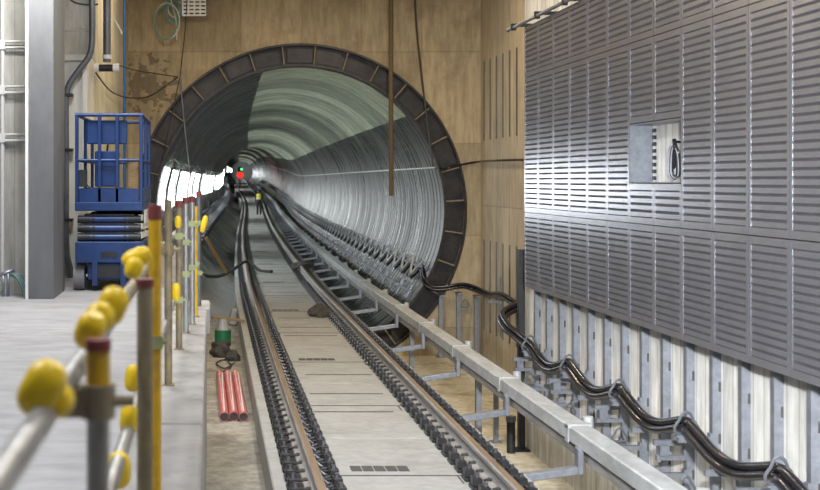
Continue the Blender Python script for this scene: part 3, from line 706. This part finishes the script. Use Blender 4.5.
# ================================================================== PERSON
def person():
    y = 82.0; b = Vector((48 * y / F, y, SLAB + DZ(y)))
    J = {'pel': (0, 0, .92), 'spine': (0, .02, 1.12), 'chest': (0, .02, 1.34), 'neck': (0, .03, 1.48), 'head': (0, .04, 1.57), 'crown': (0, .04, 1.68),
         'hipl': (-.095, 0, .88), 'kneel': (-.10, .05, .48), 'ankl': (-.10, -.02, .09), 'toel': (-.11, .14, .03),
         'hipr': (.095, 0, .88), 'kneer': (.10, -.02, .48), 'ankr': (.10, -.14, .10), 'toer': (.11, .0, .03),
         'shl': (-.17, .02, 1.40), 'ell': (-.24, -.02, 1.13), 'wrl': (-.22, .06, .90), 'hal': (-.21, .09, .80),
         'shr': (.17, .02, 1.40), 'elr': (.25, .02, 1.13), 'wrr': (.24, .12, .92), 'har': (.23, .16, .83)}
    Rr = {'pel': (.15, .11), 'spine': (.14, .10), 'chest': (.16, .11), 'neck': (.055, .055), 'head': (.075, .09), 'crown': (.06, .07),
          'hipl': (.11, .11), 'kneel': (.085, .085), 'ankl': (.065, .065), 'toel': (.04, .035), 'shl': (.065, .065), 'ell': (.045, .045), 'wrl': (.035, .035), 'hal': (.04, .025)}
    for a in list(Rr):
        if a.endswith('l') and a[:-1] + 'r' in J: Rr[a[:-1] + 'r'] = Rr[a]
    E = [('pel', 'spine'), ('spine', 'chest'), ('chest', 'neck'), ('neck', 'head'), ('head', 'crown')]
    for s in 'lr': E += [('pel', 'hip' + s), ('hip' + s, 'knee' + s), ('knee' + s, 'ank' + s), ('ank' + s, 'toe' + s), ('chest', 'sh' + s), ('sh' + s, 'el' + s), ('el' + s, 'wr' + s), ('wr' + s, 'ha' + s)]
    ks = list(J); t = thing('person', 'person in dark clothing and a yellow vest walking away along the track', 'person', tuple(b))
    me = bpy.data.meshes.new('body'); me.from_pydata([J[k] for k in ks], [(ks.index(a), ks.index(c)) for a, c in E], []); me.materials.append(M['navy'])
    o = bpy.data.objects.new('body', me); COL.objects.link(o); o.parent = t
    o.modifiers.new('Skin', 'SKIN'); sk = me.skin_vertices[0].data if me.skin_vertices else None
    if sk is None:
        bm = bmesh.new(); bm.from_mesh(me); bm.verts.layers.skin.verify(); bm.to_mesh(me); bm.free(); sk = me.skin_vertices[0].data
    for i, k in enumerate(ks): sk[i].radius = Rr[k]; sk[i].use_root = (k == 'pel')
    sub = o.modifiers.new('Subdivision', 'SUBSURF'); sub.levels = 2; sub.render_levels = 2
    def shell(name, rings, mt):
        vs = []; fs = []; n = 20
        for z, cx, cy, rx, ry in rings: vs += [(cx + rx * math.cos(2 * PI * k / n), cy + ry * math.sin(2 * PI * k / n), z) for k in range(n)]
        for i in range(len(rings) - 1):
            for k in range(n): k2 = (k + 1) % n; fs.append((i * n + k, i * n + k2, (i + 1) * n + k2, (i + 1) * n + k))
        fs.append(tuple(range(n))); fs.append(tuple((len(rings) - 1) * n + k for k in range(n)))
        q = MB().add(vs, fs); me2 = q.data(name, mt, smooth=True); s = bpy.data.objects.new(name, me2); COL.objects.link(s); s.parent = t; return s
    shell('vest', [(1.06, 0, 0, .185, .145), (1.15, 0, .01, .18, .14), (1.3, 0, .02, .195, .15), (1.42, 0, .02, .185, .13), (1.47, 0, .02, .10, .09)], 'vest')
    shell('reflective_band', [(1.12, 0, .01, .186, .147), (1.18, 0, .01, .189, .149)], 'reflect')
    shell('hard_hat', [(1.645, 0, .05, .135, .155), (1.66, 0, .04, .115, .135), (1.72, 0, .04, .10, .12), (1.77, 0, .04, .055, .07)], 'navy')
    shell('face', [(1.50, 0, .09, .05, .05), (1.57, 0, .09, .07, .07), (1.645, 0, .08, .075, .08)], 'skin')
person()

# ================================================================== PLATFORM GUARDRAIL
GX = -.235
g = thing('scaffold_guardrail', 'scaffold tube guardrail with yellow caps along the platform edge', 'guardrail', (GX, 7, PLAT))
def post(x, y, zt, mt, cap=None, capl=.05, r=.0242, z0=PLAT):
    o = MB().tube([(x, y, z0), (x, y, zt)], r, 16).build('post', mt, g, True)
    MB().box(x - .04, x + .04, y - .04, y + .04, z0, z0 + .008).build('base_plate', 'tuberust', g)
    if cap: MB().tube([(x, y, zt - capl), (x, y, zt + .004)], r + .003, 16).build('tape_cap', cap, o, True)
    return o
def coupler(x, y, z, mt='tuberust'):
    MB().tube([(x, y, z - .035), (x, y, z + .035)], .036, 12).box(x - .07, x - .02, y - .03, y + .03, z - .03, z + .03).tube([(x + .02, y, z), (x + .075, y, z)], .012, 8).build('coupler', mt, g, True)
def clip(x, y, z):
    MB().box(x - .031, x + .031, y - .031, y + .031, z - .024, z + .024).tube([(x + .03, y, z), (x + .045, y, z)], .01, 6).build('clamp', 'greenclip', g)
post(-.235, 2.5, EYE - .335, 'tubegrey', 'redtape', .02); coupler(-.235, 2.5, EYE - .46)
MB().tube([(-.235, 2.5, EYE - .43), (-.235, 2.5, EYE - .352)], .0255, 16).build('paint_band', 'yellow', g, True)
post(-.198, 3.6, EYE - .30, 'tuberust', 'redtape', .02)
P3 = post(-.215, 4.6, EYE - .10, 'yellow', 'redtape', r=.025); clip(-.215, 4.6, EYE - .62)
post(-.27, 7.6, EYE - .125, 'tuberust', None, r=.025); coupler(-.27, 7.6, EYE - .44)
for (x, y, zt, m_, c) in ((-.245, 9.2, EYE - .16, 'tuberust', 'redtape'), (-.215, 10.2, EYE - .15, 'tubegrey', 'redtape'), (-.17, 10.8, EYE - .15, 'tubegrey', 'redtape'), (-.15, 11.4, EYE - .25, 'yellow', None), (-.125, 12.2, EYE - .12, 'conduit', 'redtape')):
    post(x, y, zt, m_, c, r=.026); clip(x, y, EYE - .45 + random.uniform(-.12, .06)); clip(x, y, EYE - .85 + random.uniform(-.15, .1))
# handrail and mid rail
TRX = -.30
MB().tube([(TRX, .9, EYE - .43), (TRX, 4.3, EYE - .41)], .0242, 16).build('top_rail', 'tubegrey', g, True)
MB().tube([(TRX, 4.2, EYE - .41), (-.32, 7.7, EYE - .42)], .0242, 14).build('top_rail', 'tuberust', g, True)
MB().tube([(-.32, 7.6, EYE - .44), (-.26, 12.3, EYE - .44)], .022, 12).build('top_rail', 'tubegrey', g, True)
MB().tube([(TRX, .9, EYE - .93), (TRX, 5.2, EYE - .90)], .0242, 14).build('mid_rail', 'tubegrey', g, True)
MB().tube([(TRX, 5.0, EYE - .90), (-.26, 12.3, EYE - .90)], .022, 12).build('mid_rail', 'tubegrey', g, True)
def ycap(c, r=.04, l=.13, rot=(0, 0, 0)):
    """rounded yellow plastic cover"""
    R = Euler(rot).to_matrix(); c = Vector(c); pts = [c + R @ Vector((0, 0, l * (t - .5))) for t in (0, .12, .3, .7, .88, 1)]
    mb = MB(); n = 14; vs = []; fs = []
    rs = [r * .55, r * .85, r, r, r * .85, r * .5]
    for p, rr in zip(pts, rs):
        for k in range(n): vs.append(p + R @ Vector((rr * math.cos(2 * PI * k / n), rr * math.sin(2 * PI * k / n), 0)))
    for i in range(5):
        for k in range(n): k2 = (k + 1) % n; fs.append((i * n + k, i * n + k2, (i + 1) * n + k2, (i + 1) * n + k))
    fs.append(tuple(range(n))); fs.append(tuple(5 * n + k for k in range(n)))
    mb.add(vs, fs).build('yellow_cap', 'yplastic', g, True)
for (x, y, Y, r, l, rot) in ((42, 388, 2.15, .038, .10, (0, .5, 0)), (56, 400, 2.2, .034, .09, (1.4, 0, .2)), (112, 306, 2.85, .036, .09, (0, .4, 0)), (100, 318, 2.7, .034, .08, (1.2, .3, 0)), (90, 330, 2.6, .032, .08, (.3, .4, 0)), (137, 258, 4.1, .034, .10, (0, 1.2, 0)), (134, 268, 4.0, .03, .07, (0, .3, 0)), (133, 378, 4.6, .032, .10, (0, .1, 0)), (129, 420, 4.35, .034, .11, (.2, .1, 0)), (119, 470, 3.9, .04, .12, (.4, 0, 0)), (204, 224, 12.0, .028, .17, (0, .25, 0)), (178, 222, 9.0, .025, .09, (0, 0, 0)), (176, 292, 7.6, .026, .11, (0, 0, 0))):
    ycap(px(x, y, Y), r, l, rot)

# ================================================================== SCISSOR LIFT
LX0, LX1, LY0, LY1 = -1.585, -.795, 14.0, 15.85
t = thing('scissor_lift', 'blue scissor lift parked lowered on the platform beside the grey column', 'lift', ((LX0 + LX1) / 2, (LY0 + LY1) / 2, PLAT))
lc = (LX0 + LX1) / 2
b_ = MB().box(LX0, LX1, LY0, LY1, 2.53, 2.78).box(LX0 + .14, LX1 - .14, LY0 + .05, LY1 - .05, 2.33, 2.53).build('chassis', 'blue', t, bevel=.012)
MB().box(LX0 + .30, LX1 - .30, LY0 - .012, LY0, 2.60, 2.66).build('step_slot', 'darksteel', b_)
MB().box(LX0 + .18, LX1 - .18, LY0 + .01, LY0 + .05, 2.36, 2.50).build('bumper_plate', 'darksteel', b_)
for xa in (LX0 + .2, LX1 - .26): MB().box(xa, xa + .06, LY0 - .02, LY0 + .1, 2.27, 2.56).build('steering_yoke', 'blue', b_)
MB().tube([(LX0 + .12, LY0 + .08, 2.38), (LX1 - .12, LY0 + .08, 2.38)], .02, 8).build('tie_rod', 'galv', b_)
for sx in (0, 1):
    for yy in (LY0 + .2, LY1 - .25):
        xa = LX0 - .03 if sx == 0 else LX1 - .10
        wl = MB().tube([(xa, yy, PLAT + .16), (xa + .015, yy, PLAT + .16), (xa + .115, yy, PLAT + .16), (xa + .13, yy, PLAT + .16)], .16, 24).build('wheel', 'tyre', t, True)
        MB().tube([(xa - .004, yy, PLAT + .16), (xa + .134, yy, PLAT + .16)], .085, 16).build('hub', 'blue', wl, True)
# scissor stack: arms nearly flat, cross tubes
for side in (LX0 + .06, LX1 - .10):
    for k in range(3):
        z = 2.83 + k * .105
        for s in (-1, 1):
            MB().add([(side + (.0 if s > 0 else .045), LY0 + .06, z - s * .02 - .035), (side + (.04 if s > 0 else .085), LY0 + .06, z - s * .02 - .035), (side + (.04 if s > 0 else .085), LY1 - .1, z + s * .02 - .035), (side + (.0 if s > 0 else .045), LY1 - .1, z + s * .02 - .035),
                      (side + (.0 if s > 0 else .045), LY0 + .06, z - s * .02 + .035), (side + (.04 if s > 0 else .085), LY0 + .06, z - s * .02 + .035), (side + (.04 if s > 0 else .085), LY1 - .1, z + s * .02 + .035), (side + (.0 if s > 0 else .045), LY1 - .1, z + s * .02 + .035)],
                     [(0, 3, 2, 1), (4, 5, 6, 7), (0, 1, 5, 4), (1, 2, 6, 5), (2, 3, 7, 6), (3, 0, 4, 7)]).build('scissor_arm', 'blue' if side < lc else 'white', t)
for k in range(3):
    z = 2.83 + k * .105
    for yy in (LY0 + .05, (LY0 + LY1) / 2, LY1 - .1):
        c = MB().tube([(LX0 + .03, yy, z), (LX1 - .03, yy, z)], .04, 12).build('cross_tube', 'blue', t, True)
        for xa, xb in ((LX0 + .025, LX0 + .17), (LX1 - .17, LX1 - .025), (lc - .2, lc - .17), (lc + .17, lc + .2)): MB().tube([(xa, yy, z), (xb, yy, z)], .046, 12).build('bushing', 'darksteel', c, True)
        MB().box(LX0 + .1, LX1 - .1, yy - .015, yy + .015, z + .04, z + .062).build('spacer_bar', 'darksteel', c)
dk = MB().box(LX0 - .0, LX1 + .0, LY0 - .03, LY1, 3.14, 3.24).build('deck', 'blue', t, bevel=.008)
tb = MB().box(LX0 + .05, LX1 - .05, LY0 - .02, LY0 - .005, 3.24, 3.40).box(LX1 - .015, LX1, LY0, LY1, 3.24, 3.40).box(LX0, LX0 + .015, LY0, LY1, 3.24, 3.40).box(LX0, LX1, LY1 - .015, LY1, 3.24, 3.40).build('toe_board', 'blue', t)
for (xx, yy) in ((LX0 + .02, LY0), (LX1 - .02, LY0), (LX0 + .02, LY1 - .03), (LX1 - .02, LY1 - .03), (LX0 + .02, 14.95), (LX1 - .02, 14.95)):
    MB().box(xx - .02, xx + .02, yy - .02, yy + .02, 3.2, 4.27).build('guard_post', 'blue', t, bevel=.006)
for z, th in ((4.26, .022), (3.73, .018)):
    for (a, b) in (((LX0, LY0), (LX1, LY0)), ((LX1 - .02, LY0), (LX1 - .02, LY1)), ((LX0 + .02, LY0), (LX0 + .02, LY1)), ((LX0, LY1 - .03), (LX1, LY1 - .03))):
        MB().tube([(a[0], a[1], z), (b[0], b[1], z)], th, 10).build('guard_rail', 'blue', t, True)
for xx in (LX0 + .285, LX0 + .49):
    MB().box(xx - .02, xx + .02, LY0 - .02, LY0 + .02, 3.24, 4.26).build('gate_post', 'blue', t, bevel=.005)
MB().box(LX0 + .13, LX0 + .60, LY0 + .06, LY0 + .09, 3.92, 4.20).build('back_panel', 'blue', t, bevel=.01)
cb = MB().box(LX0 + .22, LX0 + .50, LY0 + .08, LY0 + .25, 3.42, 3.84).build('control_box', 'blue', t, bevel=.012)
MB().box(LX0 + .26, LX0 + .46, LY0 + .075, LY0 + .082, 3.66, 3.8).build('control_face', 'blue', cb)
MB().tube([(LX0 + .36, LY0 + .16, 3.84), (LX0 + .37, LY0 + .15, 3.92)], .012, 8).build('joystick', 'darksteel', cb)
MB().box(LX0 + .03, LX0 + .13, LY0 + .02, LY0 + .12, 3.42, 3.62).build('manual_holder', 'darksteel', t)
MB().box(LX1 - .22, LX1 - .08, LY0 + .3, LY0 + .6, 3.26, 3.75).build('tool_bag', 'wood', t, bevel=.03)
MB().tube([(LX0 + .04, LY0 + .12, 3.55), (LX0 + .16, LY0 + .02, 3.42), (LX0 + .3, LY0 + .0, 3.32)], .012, 6).build('cord', 'darksteel', t)
MB().box(LX1 - .005, LX1 + .01, LY0 + .3, LY1 - .3, 2.98, 3.14).build('side_plate', 'white', t)

# ================================================================== PIPES ON THE TRENCH FLOOR
for k in range(3):
    x = .155 + .112 * k; y0 = 13.9 + .03 * (k % 2); lab = ['left', 'middle', 'right'][k]
    t = thing('red_pipe', '%s red plastic pipe of the three lying on the trench floor' % lab, 'pipe', (x, y0, LFLOOR), 'red pipes on the trench floor')
    MB().pipe([(x, y0, LFLOOR + .054), (x - .03, y0 + 3.1, LFLOOR + .054)], .054, .049, 20).build('pipe_wall', 'redpipe', t, True)
    MB().tube([(x, y0 + .02, LFLOOR + .054), (x, y0 + .05, LFLOOR + .054)], .049, 18).build('end_plug', 'slot', t)
    MB().box(x - .006, x + .006, y0 + .1, y0 + 2.9, LFLOOR + .1075, LFLOOR + .1085).build('print_stripe', 'white', t)
# plank, bottle, box of rags
o = MB().obox(px(228, 319, 20.5) , (.58, .12, .04), (0, .12, .25)); tag(o.build('timber_plank', 'wood', None, bevel=.005, loc=tuple(px(232, 319, 20.5))), 'short raw timber plank bridging the gap to the track slab', 'plank')
t = thing('green_can', 'small green and clear plastic can on the trench floor under the plank', 'can', (.20, 20.3, LFLOOR))
MB().tube([(.20, 20.3, LFLOOR), (.20, 20.3, LFLOOR + .02), (.20, 20.3, LFLOOR + .24), (.20, 20.3, LFLOOR + .27)], .14, 18).build('body', 'greenplastic', t, True)
MB().tube([(.20, 20.3, LFLOOR + .27), (.20, 20.3, LFLOOR + .36), (.20, 20.3, LFLOOR + .45)], .11, 14, .05).build('neck', 'clear', t, True)
def lump(name, c, s, seed, mt, label, cat):
    rnd = random.Random(seed); bm = bmesh.new(); bmesh.ops.create_icosphere(bm, subdivisions=4, radius=1)
    ph = [(Vector((rnd.uniform(-1, 1), rnd.uniform(-1, 1), rnd.uniform(-1, 1))).normalized(), rnd.uniform(3, 9), rnd.uniform(0, 6)) for _ in range(9)]
    for v in bm.verts:
        d = v.co.copy(); k = 1 + sum(.07 * math.sin(a.dot(d) * f + p) for a, f, p in ph)
        v.co = Vector((d.x * s[0] * k, d.y * s[1] * k, max(d.z * s[2] * k, -.02)))
    me = bpy.data.meshes.new(name); bm.to_mesh(me); bm.free(); me.materials.append(M[mt])
    for p in me.polygons: p.use_smooth = True
    o = bpy.data.objects.new(name, me); COL.objects.link(o); o.location = c; return tag(o, label, cat)
lump('rag_heap', (1.96, 21.8, SLAB + .02), (.22, .45, .15), 3, 'rag', 'crumpled dark rag heap against the inside of the right rail', 'rag')
lump('debris_bag', (.34, 18.7, LFLOOR + .02), (.12, .2, .12), 5, 'rag', 'small dark heap of debris on the trench floor beyond the red pipes', 'debris')
lump('dark_sack', (.17, 19.3, LFLOOR + .02), (.16, .4, .2), 21, 'rag', 'dark sack slumped on the trench floor beside the green can', 'sack')
lump('pale_rag', (.43, 23.2, LFLOOR + .03), (.09, .12, .3), 9, 'clear', 'pale crumpled plastic by the left edge of the track slab', 'plastic')
# hose crossing the track in the tunnel mouth
pts = spline([(-.3, 31.6, 1.0), (.2, 31.8, .95), (.6, 32.2, SLAB + .05), (.85, 32.3, RAIL + .06), (1.05, 32.4, RAIL + .05), (1.3, 32.0, SLAB + .04), (1.6, 31.6, SLAB + .04)], 7)
tag(MB().tube(pts, .045, 8).build('hose', 'rag', None, True, loc=tuple(pts[0])), 'dark hose looped over the left rail in the tunnel', 'hose')
lump('rail_rag', (2.36 + DX(32), 32.2, RAIL - .06), (.3, .35, .16), 13, 'rag', 'dark rag draped over the right rail inside the tunnel', 'rag')
# coiled cable on the trench floor
pts = spline([(.16, 17.4, LFLOOR + .02), (.30, 17.9, LFLOOR + .02), (.22, 18.5, LFLOOR + .03), (.08, 18.2, LFLOOR + .02), (.2, 17.6, LFLOOR + .04), (.36, 18.2, LFLOOR + .03)], 8)
tag(MB().tube(pts, .012, 6).build('loose_cable', 'wire', None, True, loc=tuple(pts[0])), 'loose thin black cable curled on the trench floor behind the red pipes', 'cable')
# timber prop leaning in the left of the tunnel mouth
a, b = px(206, 238, 23.3), px(226, 272, 23.9)
t_ = MB().tube([a, b], .05, 4); tag(t_.build('timber_prop', 'wood', None, loc=tuple(b)), 'slim timber prop leaning in the lower left of the tunnel mouth', 'timber')

# ================================================================== LEFT WALL FITTINGS
YW = 15.95
t = thing('bent_conduit', 'dark conduit with an offset bend running down the white pier', 'conduit', (px(66, 265, YW).x, YW, PLAT))
pts = [px(92, -60, YW), px(92, -10, YW)] + spline([px(92, 0, YW), px(92, 40, YW), px(89, 56, YW), px(79, 70, YW), px(69, 85, YW), px(66, 100, YW), px(66, 140, YW)], 6) + [px(66, 180, YW), px(66, 220, YW)] + spline([px(66, 235, YW), px(67, 255, YW), px(71, 272, YW), px(72, 284, YW)], 5)
MB().tube(pts, .042, 12).build('tube', 'conduit', t, True)
for yy in (95, 150, 220): q = px(66, yy, YW); MB().box(q.x - .09, q.x + .09, YW - .05, YW + .10, q.z - .02, q.z + .02).build('strap', 'darksteel', t)
YD = 16.6
t = thing('drop_pipe', 'dark vertical drop pipe ending in a tee, in front of the cream wall', 'pipe', tuple(px(107, 70, YD)))
MB().tube([px(107, -90, YD), px(107, 62, YD)], .055, 14).build('riser', 'conduit', t, True)
MB().tube([px(107, 55, YD), px(107, 59, YD)], .065, 14).build('collar', 'pvc', t, True)
MB().tube([px(95, 68, YD), px(118, 68, YD)], .05, 12).build('tee', 'darksteel', t, True)
for xa, xb in ((94, 99), (113, 119)): MB().tube([px(xa, 68, YD), px(xb, 68, YD)], .058, 12).build('tee_end', 'pvc', t, True)
YB = 21.5
tag(MB().tube([px(124.5, -60, YB), px(124.5, 240, YB)], .023, 10).build('blue_riser', 'bluelight', None, True, loc=tuple(px(124.5, 240, YB))), 'thin blue vertical pipe on the wall corner behind the lift', 'pipe')
def wirething(name, pts, r, mt, label, cat='wire', k=8):
    p = spline(pts, k); return tag(MB().tube(p, r, 6).build(name, mt, None, True, loc=tuple(p[0])), label, cat)
YE = 23.6
wirething('slack_wire', [px(96, 73, 16.9), px(112, 92, 19), px(132, 98, 21.6), px(152, 95, 23), px(178, 77, YE)], .012, 'wire', 'slack black wire drooping from the drop pipe to the tunnel ring')
wirething('taut_wire', [px(118, 65, 17), px(140, 71, 20), px(178, 77, YE)], .01, 'wire', 'taut black wire from the drop pipe to the tunnel ring')
wirething('hanging_wire', [px(188, -20, YE), px(185, 30, YE), px(180, 76, YE)], .010, 'wire', 'thin vertical wire hanging from the white tray above the ring')
wirething('ring_wire', [px(180, 76, YE), px(184, 120, YE), px(189, 165, YE), px(190, 178, YE)], .016, 'conduit', 'dark wire hanging in front of the left side of the tunnel mouth')
wirething('ring_side_wire', [px(180, 76, YE), px(176, 95, YE), px(170, 125, YE), px(163, 160, YE)], .010, 'wire', 'thin wire slanting down beside the left ring ribs')
wirething('ceiling_wire', [px(66, -4, 16), px(76, 3, 16), px(92, 5, 16), px(98, 4, 16)], .012, 'wire', 'short black wire at the top of the recess beside the bent conduit')
wirething('wall_wire', [px(112, 16, 20.5), px(118, 26, 20.5), px(122, 34, 20.5)], .02, 'greycable', 'short grey wire stub on the cream wall by the drop pipe')
wirething('rope', [px(391, -40, 22.6), px(391, 60, 22.6), px(391, 130, 22.6), px(391.5, 196, 22.6)], .045, 'rope', 'thick brown rope hanging straight down in front of the tunnel mouth', 'rope')
wirething('hanging_cable', [px(414, -40, YE), px(416, 20, YE), px(421, 70, YE), px(427, 120, YE), px(431, 150, YE), px(433, 167, YE)], .02, 'wire', 'black cable hanging down the end wall across the right of the ring', 'cable')
t = thing('wire_coil', 'coil of green, cyan and white wires hanging at the top of the end wall', 'wire', tuple(px(168, 36, YE)))
for i, (m_, cx, cy, rx, ry) in enumerate((('greenwire', 166, 22, 11, 17), ('whitecable', 167, 21, 12.5, 18), ('cyanwire', 173, 11, 8, 11), ('greenwire', 172, 9, 7, 12), ('whitecable', 174, 8, 6, 9))):
    MB().tube([px(cx + rx * math.cos(2 * PI * k / 24) , cy + ry * math.sin(2 * PI * k / 24), YE + .02 * i) for k in range(25)], .016, 6).build('loop', m_, t, True)
MB().tube([px(170, -12, YE), px(171, 0, YE), px(176, 20, YE), px(177, 40, YE)], .012, 6).build('tail', 'whitecable', t, True)
q0, q1 = px(182, 16.5, YE), px(206, -14, YE)
t = thing('wall_tray', 'pale perforated metal tray at the top of the end wall beside the wires', 'tray', (q0.x, YE, q0.z))
MB().box(q0.x, q1.x, YE, YE + .03, q0.z, q1.z).build('plate', 'mesh', t); MB().box(q0.x, q1.x, YE - .08, YE, q0.z, q0.z + .015).build('lip', 'mesh', t)
for i in range(7):
    for j in range(4): MB().box(q0.x + .03 + j * .115, q0.x + .11 + j * .115, YE - .004, YE, q0.z + .045 + i * .075, q0.z + .075 + i * .075).build('slot', 'slot', t)
# white conduits on the far left wall
YL = 13.70
t = thing('white_conduit_frame', 'white conduit ladder fixed to the grey wall at the far left', 'conduit', (-2.3, YL, PLAT))
MB().tube([px(2.5, -40, YL), px(2.5, 290, YL)], .025, 10).build('conduit', 'pvc', t, True)
for yy in (42, 48, 87, 93, 135, 141):
    MB().tube([px(-12, yy, YL), px(30, yy - .5, YL)], .016, 8).build('conduit', 'pvc', t, True)
for yy in (45, 90, 138): q = px(2.5, yy, YL); MB().box(q.x - .035, q.x + .035, YL - .035, YL + .035, q.z - .05, q.z + .05).build('clamp_box', 'pvc', t)
t = thing('cable_bundle', 'bundle of green, white and cyan cables drooping beside the grey column', 'cable', tuple(px(18, 296, 13.5)))
for i in range(9):
    a = px(10 + i * .6, 275 + i * .4, 13.5); m_ = ['greenwire', 'whitecable', 'cyanwire'][i % 3]
    MB().tube(spline([a, px(14 + i * .6, 275, 13.48), px(20 + i * .7, 283, 13.45), px(23 + i * .5, 292, 13.45), px(23 + i * .5, 298, 13.45)], 5), .014, 6).build('strand', m_, t, True)
t = thing('pipe_rack', 'low grey pipe rack with slanted rail standing at the far left wall', 'rack', (px(6, 298, 13.4).x, 13.4, PLAT))
MB().tube([px(-6, 277, 13.4), px(14, 270, 13.4)], .022, 8).build('rail', 'galv', t, True)
for xx, yt in ((-2, 276), (3, 274), (8, 272)): MB().tube([px(xx, yt, 13.4), px(xx, 297, 13.4)], .018, 8).build('leg', 'galv', t, True)

# ================================================================== LIGHT FITTINGS
for k, (x, y, z, pw, c) in enumerate(P_CEIL):
    t = thing('ceiling_lamp', 'suspended rectangular work lamp hung ' + ['over the middle of the track', 'over the sandy floor near the end wall', 'above the platform end by the end wall', 'over the track beside the louvred panels', 'over the track just ahead of the guardrail', 'above the platform in front of the lift, added to brighten the left bay', 'nearest the grey column, added to brighten the pier and left wall', 'above the platform left of the guardrail'][k], 'lamp', (x, y, z), 'suspended work lamps')
    MB().box(x - .5, x + .5, y - .2, y + .2, z, z + .1).build('housing', 'lampbody', t, bevel=.01)
    MB().tube([(x - .35, y, z + .1), (x - .35, y, 9)], .012, 6).tube([(x + .35, y, z + .1), (x + .35, y, 9)], .012, 6).build('hanger', 'galv', t)
    L = bpy.data.lights.new('lamp_tube', 'AREA'); L.shape = 'RECTANGLE'; L.size = .9; L.size_y = .32; L.energy = pw; L.color = c
    lo = bpy.data.objects.new('lamp_tube', L); COL.objects.link(lo); lo.parent = t; lo.location = (0, 0, -.01)

# fill lamp added above the frame to lift the lower right wall
WLX, WLY, WLZ = .9, 1.6, 4.08
t = thing('added_fill_lamp', 'square fill lamp added unseen over the track to brighten the right wall', 'lamp', (WLX, WLY, WLZ))
MB().tube([(WLX, WLY - .06, WLZ + .1), (WLX, WLY - .06, 9)], .018, 8).build('hanger', 'tubegrey', t, True)
dv = (Vector((4.0, 10.5, 1.9)) - Vector((WLX, WLY, WLZ))).normalized(); rq = dv.to_track_quat('-Z', 'Y').to_euler()
hd = MB().obox(Vector((WLX, WLY, WLZ)) - dv * .08, (.36, .28, .1), rq).build('lamp_head', 'lampbody', t)
L = bpy.data.lights.new('fill_light', 'AREA'); L.shape = 'RECTANGLE'; L.size = .3; L.size_y = .22; L.energy = P_FILL; L.color = (.95, .97, 1.0); L.spread = math.radians(64)
lo = bpy.data.objects.new('fill_light', L); COL.objects.link(lo); lo.parent = t; lo.location = Vector((WLX, WLY, WLZ)) - FR[t] + dv * .01; lo.rotation_euler = rq
